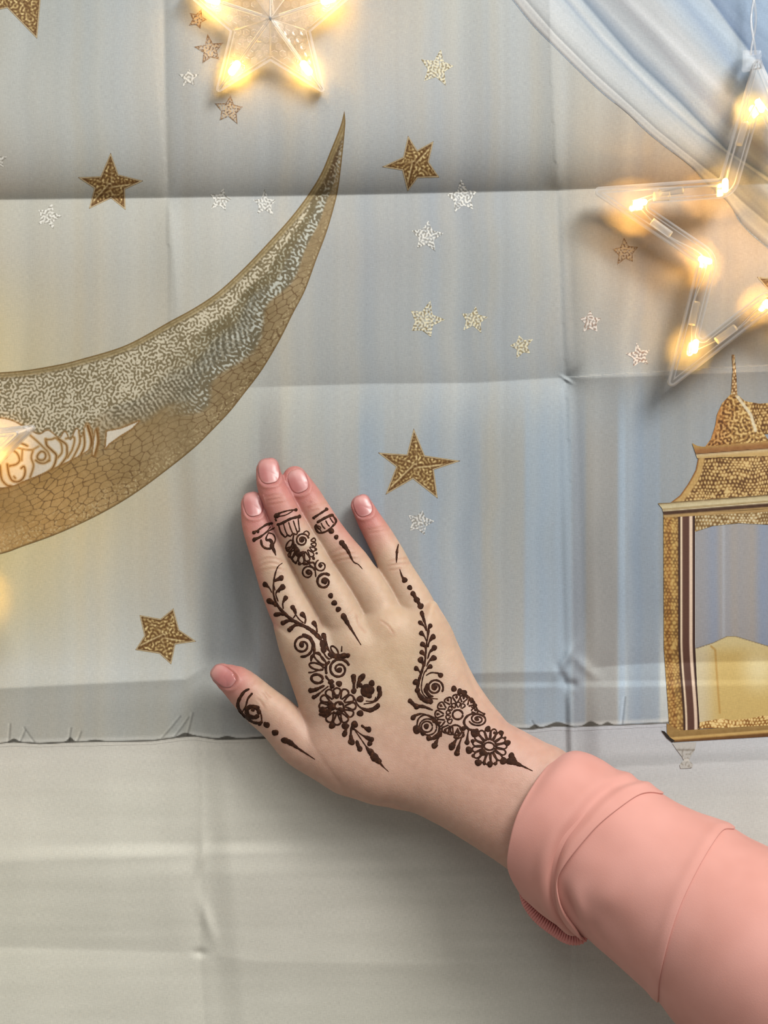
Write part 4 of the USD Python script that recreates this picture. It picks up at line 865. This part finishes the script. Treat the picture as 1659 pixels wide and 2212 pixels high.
# --- henna: raised lines of dried paste lying on the skin. Strokes in enlarged-picture units: (origin x, origin y, scale)
def hstroke(pts, w, hgt=None):
    """a half-round bead along 2D photo points; w = width (scalar or per control point) in photo pixels"""
    pts = np.array(pts, float); c = catmull(pts, 1.8)
    L = np.concatenate([[0], np.cumsum(np.linalg.norm(np.diff(pts, axis=0), axis=1))]); l = np.concatenate([[0], np.cumsum(np.linalg.norm(np.diff(c, axis=0), axis=1))])
    w = np.broadcast_to(np.asarray(w, float), (len(np.atleast_1d(w)),)); ww = np.interp(l / l[-1], np.linspace(0, 1, len(w)) if len(w) != len(pts) else L / L[-1], w) if len(w) > 1 else np.full(len(c), w[0])
    ww = (ww * 1.02 + .4) * (1 + .10 * np.sin(l * .45 + pts[0, 0]) + .06 * np.sin(l * 1.1 + pts[0, 1]))
    tan = np.gradient(c, axis=0); tan /= np.linalg.norm(tan, axis=1, keepdims=True) + 1e-9; nrm = np.stack([-tan[:, 1], tan[:, 0]], 1)
    # rounded ends
    e = np.minimum(np.arange(len(c)), np.arange(len(c))[::-1]) * 1.8; r0 = ww / 2; rr = np.where(e < r0, np.sqrt(np.clip(1 - (1 - e / np.maximum(r0, .1)) ** 2, .05, 1)), 1) * r0
    a = np.linspace(-1, 1, 7) * np.pi / 2
    x = c[:, :1] + nrm[:, :1] * rr[:, None] * np.sin(a); y = c[:, 1:] + nrm[:, 1:] * rr[:, None] * np.sin(a)
    return strip(x, y, np.minimum(rr[:, None] * .45, 1.7) * np.cos(a))
def strip(x, y, up):
    ok = _has(np.stack([x, y], -1)).min(1) > .5
    if not ok.any(): return None
    i0, i1 = np.argmax(ok), len(ok) - np.argmax(ok[::-1]); x, y, up = x[i0:i1], y[i0:i1], up[i0:i1]
    if len(x) < 2: return None
    t = hand_t(x, y); t = np.minimum(t, np.median(t, axis=1, keepdims=True) + 6) + up + .35
    v = P(x, y, t).reshape(-1, 3); f = grid_faces(*x.shape)
    return v, np.vstack([f[:, [0, 1, 2]], f[:, [0, 2, 3]]])
def hblob(x, y, r, sx=1.0, rot=0.0):
    n = 16; th = np.arange(n + 1) * 2 * np.pi / n; rad = np.array([0.02, .35, .62, .82, .95, 1.0])[:, None]
    k = 1 + .06 * np.sin(3 * th + x) + .05 * np.sin(2 * th + y)
    a, b = rad * r * k * np.cos(th) * sx, rad * r * k * np.sin(th)
    xx, yy = x + a * math.cos(rot) - b * math.sin(rot), y + a * math.sin(rot) + b * math.cos(rot)
    if not (_has(np.array([[x, y]]))[0] > .5): return None
    t = hand_t(xx, yy); t = np.minimum(t, t[0, 0] + 5) + np.minimum(r * .45, 2.2) * np.sqrt(np.clip(1 - rad ** 2, 0, 1)) + .35
    v = P(xx, yy, t).reshape(-1, 3); f = grid_faces(6, n + 1); return v, np.vstack([f[:, [0, 2, 1]], f[:, [0, 3, 2]]])
class Henna:
    def __init__(self, name, org, sc): self.name, self.o, self.s, self.m = name, np.array(org, float), sc, []
    def q(self, p): return np.array(p, float) / self.s + self.o
    def s_(self, pts, w): 
        r = hstroke(self.q(pts), np.atleast_1d(w) / self.s)
        if r is not None: self.m.append(r)
        return self
    def b(self, x, y, r, sx=1.0, rot=0.0):
        p = self.q((x, y)); m = hblob(p[0], p[1], r * .93 / self.s, sx, rot)
        if m is not None: self.m.append(m)
        return self
    def dots(self, *l):
        for d in l: self.b(*d)
        return self
    def leaf(self, base, tip, r, w=9, bend=.18):                    # a stem swelling into a drop
        base, tip = np.array(base, float), np.array(tip, float); d = tip - base; m = (base + tip) / 2 + np.array([-d[1], d[0]]) * bend
        self.s_([base, m, tip], [w, w, r * 1.7]); return self.b(*tip, r)
    def spiral(self, cx, cy, r0, r1, turns, a0, w, asp=1.0, rot=0.0):
        a = np.linspace(0, 1, int(14 * turns) + 3); th = a0 + a * turns * 2 * np.pi; rr = r0 + (r1 - r0) * a
        x, y = rr * np.cos(th), rr * np.sin(th) * asp; return self.s_(np.stack([cx + x * math.cos(rot) - y * math.sin(rot), cy + x * math.sin(rot) + y * math.cos(rot)], 1), w)
    def loop(self, cx, cy, a, b, rot, w):
        th = np.linspace(0, 2 * np.pi, 15); x, y = a * np.cos(th), b * np.sin(th); return self.s_(np.stack([cx + x * math.cos(rot) - y * math.sin(rot), cy + x * math.sin(rot) + y * math.cos(rot)], 1), w)
    def petals(self, cx, cy, r0, r1, a0, a1, n, w, dot=0, asp=1.0, fat=.9):
        """n drop-shaped petals round a centre, between angles a0 and a1 (degrees, clockwise from right)"""
        A = np.radians(np.linspace(a0, a1, n)); st = abs(A[1] - A[0]) if n > 1 else .5
        r1 = np.broadcast_to(r1, n)
        for al, R in zip(A, r1):
            hw_ = math.tan(st / 2) * R * .82 * fat; L = R - r0; pts = []
            for u, v in ((0, .12), (.35, .55), (.7, .95), (.9, .75), (1, 0), (.9, -.75), (.7, -.95), (.35, -.55), (0, -.12)):
                x, y = r0 + u * L, v * hw_; pts.append((cx + x * math.cos(al) - y * math.sin(al), cy + (x * math.sin(al) + y * math.cos(al)) * asp))
            self.s_(pts, w)
            if dot: self.s_([(cx + (r0 + .45 * L) * math.cos(al), cy + (r0 + .45 * L) * math.sin(al) * asp), (cx + (r0 + .72 * L) * math.cos(al), cy + (r0 + .72 * L) * math.sin(al) * asp)], [w * .8, dot]); self.b(cx + (r0 + .72 * L) * math.cos(al), cy + (r0 + .72 * L) * math.sin(al) * asp, dot * .75)
        return self
    def done(self, label=None):
        v = np.vstack([m[0] for m in self.m]); off = np.cumsum([0] + [len(m[0]) for m in self.m]); f = np.vstack([m[1] + o for m, o in zip(self.m, off)])
        # face the viewer
        a = v[f]; nn = np.cross(a[:, 1] - a[:, 0], a[:, 2] - a[:, 0]); f[nn[:, 1] > 0] = f[nn[:, 1] > 0][:, ::-1]
        obj(self.name, (v, f), 'henna_paste', person, label=label)
A, B, C, Dq = ((440, 960), 4.1475), ((440, 1360), 4.1475), ((780, 1360), 4.1475), ((700, 1040), 4.608)
h = Henna('henna_band', *A)                                     # index finger
h.s_([(440,790),(480,772),(520,745),(570,715),(622,706)], [18,14,14,20,18]).b(450,790,18).b(486,780,16).b(585,716,13)
h.s_([(440,855),(500,832),(560,790),(638,744)], [30,20,10,10]).b(452,855,20).s_([(540,800),(575,770),(600,735)], 8)
h.s_([(512,850),(524,905),(562,932),(606,932)], [20,18,18,22]).s_([(575,790),(622,806),(642,852),(622,905)], 11).s_([(582,790),(560,835),(566,856),(596,858),(612,885),(604,920)], [10,12,22,26,30,38]).s_([(604,905),(628,945),(648,998)], [44,26,6]).b(612,912,24).done('henna motif on the index finger')
h = Henna('henna_band', *A)                                     # middle finger
h.s_([(640,642),(690,612),(760,592),(830,586)], [30,14,10,14]).b(652,640,26).b(826,586,17).s_([(655,640),(690,642),(740,630),(800,596)], [24,9,8,8]).s_([(640,662),(652,690)], 18)
h.s_([(652,722),(700,706),(780,666),(862,644)], [20,22,20,22]).b(858,646,19)
for p in ([(668,722),(690,780),(716,820)], [(714,708),(732,770),(752,815)], [(760,694),(778,750),(800,802)], [(802,680),(818,730),(838,786)], [(846,660),(852,720),(860,772)]): h.s_(p, 10)
h.s_([(700,800),(730,830),(752,812),(776,822),(800,800),(832,806),(842,784),(864,772)], 13).s_([(672,725),(690,790),(722,826)], 12).done('henna band on the middle finger')
h = Henna('henna_flower', *A)
h.spiral(882,858,8,62,1.9,.4,14).b(886,856,19).s_([(808,800),(800,860),(815,915),(850,935)], [10,16,26,20]).s_([(812,890),(826,940),(850,985),(905,960)], [26,44,50,20]).b(836,948,26)
h.petals(876,880,82,[128,132,140,160,178,190,188,170,150],-12,152,9,11).s_([(790,930),(775,1000),(800,1040),(818,1060)], 14)
h.dots((1005,940,14), (1012,975,12), (985,1020,15), (940,1050,17), (900,1066,17), (858,1068,18), (824,1060,15)).loop(766,900,48,22,-1.05,12).s_([(735,945),(760,945),(790,905)], [18,16,8]).s_([(892,792),(922,776),(944,796),(940,824)], 10)
h.done('henna flower on the middle finger')
h = Henna('henna_spiral', *A)
h.spiral(935,1150,10,64,1.6,2.2,13).b(940,1152,20).spiral(1052,1088,8,58,1.5,1.2,12).b(1050,1086,16).spiral(1080,1230,12,76,1.55,2.0,[14,24]).b(1085,1228,26)
h.s_([(905,1075),(985,1060),(1000,1140),(1005,1190)], [22,14,12,10]).s_([(945,1075),(990,1110)], 12).done('three small henna spirals on the middle finger')
h = Henna('henna_dots', *A); h.dots((1138,1355,26), (1170,1420,28), (1206,1477,27), (1254,1540,30)); h.s_([(1254,1540),(1300,1620),(1350,1700),(1412,1800)], [50,26,14,5]); h.done('henna dots trailing below the middle finger')
h = Henna('henna_band', *A)                                     # ring finger
h.s_([(980,660),(1040,622),(1105,580)], [20,16,20]).b(986,658,15).b(1102,580,17).s_([(1012,702),(1080,662),(1150,630)], [20,22,24]).b(1152,634,16)
h.s_([(1014,712),(1000,745),(1030,790),(1090,782),(1142,745),(1186,690),(1160,640)], [14,20,16,14,14,20,14])
for p in ([(1012,732),(1040,760),(1056,784)], [(1050,700),(1068,735),(1090,758)], [(1092,680),(1110,715),(1130,736)], [(1130,655),(1146,680),(1164,704)]): h.s_(p, 10)
h.loop(1032,745,20,12,.6,9).s_([(1085,788),(1110,772),(1145,776)], 14).done('henna band on the ring finger')
h = Henna('henna_dots', *A); h.dots((1145,776,27), (1188,830,23), (1236,880,27)); h.s_([(1236,880),(1290,950),(1340,1048),(1385,1075),(1424,1118)], [46,28,10,8,4]); h.done('henna dots trailing down the ring finger')
h = Henna('henna_vine', *A)                                     # vine up the index finger
h.s_([(708,1060),(664,1098),(636,1180),(624,1280),(630,1360),(660,1440),(720,1510),(790,1570),(870,1612),(950,1655),(1010,1705),(1056,1750)], [4,8,14,12,15,22,28,27,26,32,38,34])
for l in (((612,1330),(550,1255),27,9,.1), ((656,1450),(586,1402),28,30,.05), ((640,1310),(694,1196),27,10,-.35), ((668,1410),(708,1278),28,10,-.3), ((714,1475),(734,1375),24,12,-.15), ((800,1560),(797,1460),24,10,.3), ((905,1610),(885,1522),26,14,.2), ((1015,1690),(988,1600),24,14,.1), ((730,1520),(648,1525),24,30,.05), ((810,1582),(710,1600),24,24,.12), ((890,1625),(770,1660),24,22,.2), ((1120,1850),(1074,1708),24,18,0)): h.leaf(*l)
h.s_([(800,1485),(850,1560),(895,1600)], 10).s_([(720,1250),(690,1290),(672,1330)], 10).spiral(885,1800,14,104,1.9,2.4,[17,21]).b(878,1796,26).s_([(880,1702),(945,1725),(985,1790),(990,1870),(970,1905),(960,1945)], [24,26,24,20,24,14]).s_([(1056,1750),(1075,1830),(1070,1870)], [40,54,30]).done('henna vine and spiral along the index finger')
h = Henna('henna_flower', *B)                                   # rose by the index knuckle
h.spiral(1212,355,10,98,1.9,.3,[16,24]).b(1216,362,27).s_([(1100,400),(1095,330),(1130,280)], 22).s_([(1112,215),(1190,240),(1292,230)], [40,46,44]).b(1290,232,24).s_([(1235,200),(1238,145)], [16,6])
h.loop(1172,186,46,22,.9,14).loop(1108,212,58,26,1.05,14).loop(1040,262,72,26,.75,14).loop(1010,330,66,28,.3,16).loop(1016,440,52,38,.2,22).s_([(935,385),(980,380),(1060,352)], [14,10,10]).s_([(960,270),(970,230),(1030,205),(1060,260),(1100,290)], 14).s_([(1090,410),(1120,450),(1170,470)], 18)
h.s_([(935,545),(990,542),(1085,500)], [44,34,16]).s_([(968,605),(1000,600),(1050,560),(1120,505)], [30,30,12,10]).dots((985,606,20), (1140,470,28), (1150,505,26), (1213,485,30)).done('henna rose with petals below the index finger')
h = Henna('henna_flower', *B)                                   # daisy
h.spiral(1205,690,14,66,1.3,.5,18).petals(1195,685,70,[170,165,168,172,165,160,160,165,170,165,172,168],0,330,12,15,0,.98)
h.dots((1066,722,36), (1145,690,40), (1230,720,26), (1150,860,32), (1264,862,32), (1352,848,34), (1402,750,32), (1190,600,22), (1060,650,18), (1130,660,26), (1225,660,20), (1210,745,24)).s_([(1030,760),(1100,750),(1150,700)], [30,40,30]).done('henna daisy on the back of the hand')
h = Henna('henna_rosette', *B)
h.b(1465,545,66).dots((1506,480,30), (1405,500,22), (1345,550,28), (1402,622,34), (1480,590,30)).s_([(1342,420),(1346,480),(1345,545)], [50,26,18]).b(1342,422,27).s_([(1425,415),(1395,460),(1372,530)], [60,36,14]).b(1424,420,29).s_([(1568,525),(1578,580),(1530,645),(1430,668)], [46,36,14,8]).b(1570,525,25)
h.s_([(1340,592),(1395,690),(1490,722),(1572,680)], [10,12,38,36]).b(1560,682,24).b(1510,716,20).s_([(1545,600),(1520,640),(1450,640)], 8).done('henna rosette beside the daisy')
h = Henna('henna_leaf_spray', *B)
for l in (((1410,855),(1478,895),28,20), ((1325,870),(1324,1005),34,18), ((1370,990),(1400,1070),26,30), ((1300,850),(1262,938),26,20), ((1350,890),(1500,985),28,10)): h.leaf(*l, .05)
h.s_([(1340,880),(1450,1040),(1485,1095)], [8,10,40]).dots((1488,1020,26), (1492,1090,30), (1536,1150,38), (1572,1180,26)).s_([(1490,1090),(1536,1150),(1578,1188)], [50,66,40]).s_([(1575,1190),(1615,1235),(1659,1275)], [24,8,3]).s_([(1330,850),(1345,900)], 30).done('henna spray of drops pointing to the wrist')
h = Henna('henna_band', *B)                                     # thumb
h.s_([(412,530),(360,560),(312,640),(310,700),(360,770),(440,830),(508,838)], [14,24,28,28,24,22,26]).s_([(432,574),(396,620),(375,690),(345,740)], [18,16,12,12]).b(430,576,12).loop(440,738,56,48,.4,36).dots((400,780,30), (478,700,24), (500,845,20), (440,720,18), (515,830,16)).s_([(500,720),(516,770),(520,830)], 12)
h.done('henna motif on the thumb')
h = Henna('henna_dots', *B); h.dots((565,855,30), (634,925,28), (552,845,20)); h.b(645,922,26,1.2,.2); h.s_([(692,985),(760,1005),(840,1060),(1000,1165)], [46,50,20,4]); h.done('henna dots trailing down the thumb')
h = Henna('henna_dots', *Dq)                                    # little finger
h.s_([(741,620),(726,700),(720,812)], [6,24,8]).s_([(752,870),(775,940),(800,980)], [6,16,34]).dots((803,982,30), (853,1056,28), (886,1116,29), (922,1176,33), (962,1242,33)); h.s_([(886,1116),(922,1176),(962,1242)], 34); h.done('henna dots along the little finger')
h = Henna('henna_vine', *Dq)
h.s_([(970,1300),(992,1370),(1020,1460),(1030,1520),(1020,1640),(1010,1760),(1000,1843)], [40,26,10,10,12,14,14]).b(972,1306,22)
for b_, t_, r_, s_ in (((1018,1490),(958,1405),25,.1), ((1035,1525),(1058,1435),24,-.1), ((1018,1590),(968,1510),26,.1), ((1028,1650),(1086,1545),29,-.1), ((1015,1690),(980,1618),27,.1), ((1030,1770),(1100,1656),29,-.15), ((1010,1765),(974,1700),26,.1), ((1020,1845),(1092,1756),31,-.15), ((1000,1835),(964,1772),30,.1)): h.leaf(b_, t_, r_, 10, s_)
h.o, h.s = np.array(C[0], float), C[1]
h.s_([(612,0),(582,150),(576,260),(545,370),(515,470),(508,550),(556,622),(645,652)], [12,12,14,22,24,30,40,44])
for b_, t_, r_, s_ in (((580,90),(540,32),22,.1), ((600,160),(645,65),25,-.1), ((580,185),(548,130),23,.1), ((600,255),(656,162),27,-.1), ((576,265),(545,204),22,.1), ((590,320),(652,255),28,-.1), ((556,335),(530,275),25,.1), ((535,400),(494,348),24,.1), ((580,380),(620,330),23,-.15)): h.leaf(b_, t_, r_, 10, s_)
h.b(490,470,30).b(505,545,26).b(545,612,26).b(590,642,24).s_([(620,330),(570,380),(545,470),(545,550),(590,608),(690,622)], 9).s_([(580,412),(630,386),(700,392)], [9,12,14]).b(712,408,26).done('henna vine below the little finger')
h = Henna('henna_spiral', *C); h.spiral(662,518,12,76,2.0,.6,16).b(660,516,26).s_([(598,480),(580,540),(610,590),(650,600)], [20,36,30,14]).done('henna spiral at the foot of the vine')
h = Henna('henna_flower', *C)
h.loop(866,762,46,42,0,16).petals(866,762,62,[112,108,104,104,108,112,110],140,300,7,11).petals(862,768,118,[200,196,200,198,188,196],128,268,6,13,18,.95).petals(880,760,110,[172,176,168],285,345,3,13,18).petals(866,780,100,[190,175],85,120,2,13,18)
h.loop(850,900,52,44,.3,15).b(872,922,15).s_([(862,880),(878,920)], 12).s_([(826,960),(880,975)], [20,26]).dots((832,530,29), (886,556,30), (922,566,30), (990,630,22), (1020,680,22), (1102,757,13)); h.s_([(985,690),(1040,722),(1105,757)], [10,16,10]).s_([(905,560),(985,625),(1020,690)], [30,12,14])
h.s_([(440,640),(490,682),(560,690),(645,722)], [30,36,26,12]).b(440,640,24).b(497,690,28).done('large henna flower on the little finger side')
h = Henna('henna_flower', *C)
h.b(585,866,27).loop(590,870,50,48,0,13).loop(600,872,78,72,.2,12).s_([(498,870),(515,800),(570,765),(650,790),(700,860),(690,930),(640,965)], [14,14,12,14,18,20,16]).b(500,896,42).s_([(465,795),(490,768),(560,755),(645,800)], [40,24,9,9]).b(465,790,25).s_([(602,982),(680,962),(715,905)], [30,26,14]).b(606,972,26).b(555,925,28).b(655,815,22).done('small henna rose near the wrist')
h = Henna('henna_leaf_spray', *C)
for b_, t_, r_ in (((722,930),(658,1040),30), ((905,920),(812,1050),34), ((925,910),(858,1108),28), ((965,890),(950,1012),24), ((730,880),(715,950),12)): h.leaf(b_, t_, r_, 12, .03)
h.s_([(690,1035),(670,1040)], 30).b(920,885,24).done('henna drops below the large flower')
h = Henna('henna_spiral', *C); h.spiral(1045,802,8,84,2.4,.2,14,.72,.12).b(1042,802,15).s_([(1118,790),(1030,752),(955,772),(922,830),(955,885),(1010,905)], [10,12,18,20,20,18]).b(1020,928,42).b(1035,905,22).done('oval henna spiral near the wrist')
h = Henna('henna_flower', *C)
h.loop(1148,1045,46,34,.15,15).petals(1148,1045,52,[158,160,165,165,165,170,165,155,150,155,160,160,160,160,155],0,336,15,13,0,1.0)
h.dots((1136,890,29), (1256,925,25), (1312,1015,30), (1348,1130,31), (1276,1176,36), (1155,1206,30), (1050,1192,34), (968,1080,36), (1005,1130,18), (1000,1000,20), (1090,1100,34), (1195,925,14), (1290,970,14), (1205,1200,18), (1105,1200,16)); h.b(1350,1172,46).b(1325,1180,30).s_([(1345,1168),(1395,1200),(1445,1222),(1540,1268)], [70,40,16,4]); h.done('henna daisy at the wrist')

# --- the sleeve: pushed up, folded in overlapping bands
SD = np.array([.838, .545]); SN = np.array([-.545, .838]); SO = np.array([1150.0, 1755.0])
sw = lambda p: np.stack([(np.array(p, float) - SO) @ SD, (np.array(p, float) - SO) @ SN], -1)
top = sw([(1190, 1650), (1214, 1629), (1240, 1624), (1269, 1633), (1305, 1650), (1330, 1667), (1359, 1676), (1381, 1686), (1412, 1704), (1464, 1735), (1511, 1756), (1558, 1771), (1590, 1789), (1620, 1808), (1659, 1826), (1760, 1880), (2300, 2190)])
bot = np.vstack([[(-70, 155), (20, 159)], sw([(1134, 1938), (1165, 1964), (1200, 1990), (1240, 2016), (1272, 2033), (1312, 2066), (1356, 2106), (1392, 2139), (1420, 2166), (1450, 2208), (1540, 2300), (2150, 2900)])])
ss = np.arange(-70, 1500, 4.0)
wt = ndimage.gaussian_filter1d(np.interp(ss, top[:, 0], top[:, 1]), 2); wb_ = ndimage.gaussian_filter1d(np.interp(ss, bot[:, 0], bot[:, 1]), 2)
s_wc, s_hw = (wt + wb_) / 2, (wb_ - wt) / 2
s_tc = np.interp(ss, [-70, 0, 200, 600, 1500], [134, 148, 200, 330, 640]); s_hd = s_hw * np.interp(ss, [-70, 100, 400, 1500], [.74, .76, .82, .85])
def sleeve_pt(s, th, d):
    """surface point at distance s along the arm and angle th round it, raised by d"""
    wc, hw, tc_, hd = (np.interp(s, ss, q) for q in (s_wc, s_hw, s_tc, s_hd))
    w = wc - (hw + d) * np.cos(th); t = tc_ + (hd + d) * np.sin(th)
    p = SO + s[..., None] * SD + w[..., None] * SN
    return P(p[..., 0], p[..., 1], t)
TH_ = np.linspace(0, 2 * np.pi, 161)[:-1]
def edge_curve(px_pts, closed_back=None):
    q = sw(catmull(px_pts, 6)); wc, hw = np.interp(q[:, 0], ss, s_wc), np.interp(q[:, 0], ss, s_hw); th = np.arccos(np.clip((wc - q[:, 1]) / hw, -1, 1))
    o = np.argsort(th); th, s = th[o], q[o, 0]; a = np.abs(np.arctan2(np.sin(TH_), np.cos(TH_))); f = np.interp(a, th, s)
    return ndimage.gaussian_filter1d(f, 1.2, mode='wrap')
E0 = edge_curve([(1218, 1626), (1178, 1661), (1142, 1712), (1117, 1762), (1103, 1813), (1097, 1860), (1102, 1886), (1117, 1914), (1133, 1938)])
E1 = edge_curve([(1430, 1717), (1406, 1713), (1377, 1719), (1334, 1748), (1290, 1784), (1254, 1824), (1222, 1864), (1205, 1895), (1206, 1925), (1216, 1960), (1234, 1992), (1262, 2028)])
E2 = edge_curve([(1380, 1686), (1330, 1700), (1283, 1734), (1247, 1777), (1218, 1813), (1200, 1857), (1193, 1907), (1198, 1950), (1215, 1988), (1256, 2026)])
E3 = edge_curve([(1586, 1790), (1562, 1792), (1529, 1838), (1493, 1904), (1464, 1969), (1442, 2037), (1424, 2113), (1420, 2166)])
FB = softnoise((300, 300), 10, 81)
def band(s0, s1, d0, lip0, lip1, extra=None, n=60, fold=0.9, end=False):
    """a band of cloth round the arm from edge s0 to s1 (per angle), its lips rolled under"""
    u = np.linspace(0, 1, n)[:, None]; s = s0[None] + (s1 - s0)[None] * u; dist0, dist1 = s - s0[None], s1[None] - s
    d = d0 * np.ones_like(s) + fold * sample(FB, s * .35 + 500, TH_[None] * 60 + 500, 6.0)
    if extra is not None: d = d + extra(s, np.broadcast_to(TH_, s.shape))
    rows = [(s, d)]
    if lip0: rows.insert(0, (np.vstack([s[:1] + 8, s[:1] + 2, s[:1] - .6, s[:1] - 1.0]), np.vstack([d[:1] - 9, d[:1] - 7.5, d[:1] - 4.5, d[:1] - 1.8])))
    if lip1: rows.append((np.vstack([s[-1:] + 1.0, s[-1:] + .6, s[-1:] - 2, s[-1:] - 10]), np.vstack([d[-1:] - 1.8, d[-1:] - 4.5, d[-1:] - 7, d[-1:] - 9])))
    if end: rows.append((s[-1:] + 40, d[-1:] - 60)); rows.append((s[-1:] + 60, d[-1:] * 0 - .98 * np.interp(s[-1:] + 60, ss, s_hw)))
    s, d = np.vstack([r[0] for r in rows]), np.vstack([r[1] for r in rows]); th = np.broadcast_to(TH_, s.shape)
    f = grid_faces(*s.shape, True); return sleeve_pt(s, th, d).reshape(-1, 3), f[:, ::-1]
front_w = np.clip(np.sin(TH_), 0, 1)
def cuff_extra(s, th):
    e2 = np.broadcast_to(E2, s.shape); e1 = np.broadcast_to(E1, s.shape); lowside = smoothstep(.9, 2.6, np.abs(np.arctan2(np.sin(th), np.cos(th))))
    x = s - e2; fold_ = -(4.5 + 6.5 * lowside) * np.exp(-(x / (7 + 9 * (1 - lowside))) ** 2) + (3.0 + 3.0 * lowside) * np.exp(-((x + 26) / 18) ** 2) + 4.0 * np.exp(-((x - 20) / 14) ** 2)
    fold_ = fold_ - 7.0 * lowside * np.exp(-((x - 1) / 3.5) ** 2)
    return fold_ + 2.5 * np.exp(-((s - np.broadcast_to(E0, s.shape) - 60) / 40) ** 2) * 1
slv = obj('sleeve', band(E3 - 46, np.full_like(E3, 1390.0), -3.5, False, False, n=110, end=True), 'pink_knit', person, label='salmon pink sleeve above the seam')
def mid_extra(s, th):
    x, y = s - np.broadcast_to(E1, s.shape), th - 2.45
    pk = sum(a * np.exp(-((x - k * 34) * .9 + 10) ** 2 / (2 * r * r)) * np.exp(-((th - t0) / .22) ** 2) for a, k, r, t0 in ((-8, 1, 11, 2.45), (5, 1.9, 13, 2.28), (-4, 2.6, 16, 2.62), (3, 3.8, 26, 2.0), (-2.5, 4.6, 30, 2.3), (-3, 1.6, 30, 1.5)))
    return pk + 2.5 * np.exp(-((np.broadcast_to(E3, s.shape) - s - 14) / 14) ** 2) - 3.0 * np.exp(-(x / 22) ** 2) * smoothstep(1.2, 2.4, np.abs(np.arctan2(np.sin(th), np.cos(th))))
obj('sleeve_band', band(E1 - 44, E3, -.5, False, True, mid_extra, n=80), 'pink_knit', slv)
obj('cuff', band(E0, E1, 4.0, True, True, cuff_extra, n=80, fold=.7), 'pink_knit', slv, label='cuff turned back over the sleeve')
# the stitched hem hanging out under the cuff
hp = catmull([(1124, 1922), (1138, 1950), (1160, 1980), (1190, 2004), (1222, 2024), (1250, 2030), (1266, 2022)], 3)
tt_ = np.linspace(0, 1, len(hp)); hem_t = 118 + 40 * tt_
obj('hem', tube(P(hp[:, 0], hp[:, 1], hem_t), np.interp(tt_, [0, .15, .8, 1], [4, 10, 12.5, 7]) / S, 12), 'hem_thread', slv, label='overlocked hem under the cuff')
st_m = []
for i in range(3, len(hp) - 3, 2):
    d = hp[min(i + 2, len(hp) - 1)] - hp[i - 2]; d = d / np.linalg.norm(d); n_ = np.array([-d[1], d[0]]); c = hp[i]; r = np.interp(i / len(hp), [0, .15, .8, 1], [4, 10, 12.5, 7])
    a = np.linspace(-1.35, 1.35, 8); p = c + (n_ * np.sin(a)[:, None]) * r + d * (a[:, None] * 2.2); st_m.append(tube(P(p[:, 0], p[:, 1], hem_t[i] + (r + .2) * np.cos(a)), 2.3 / S, 6))
obj('overlock_stitches', trimesh.util.concatenate(st_m), 'hem_thread', slv, kind='stuff')
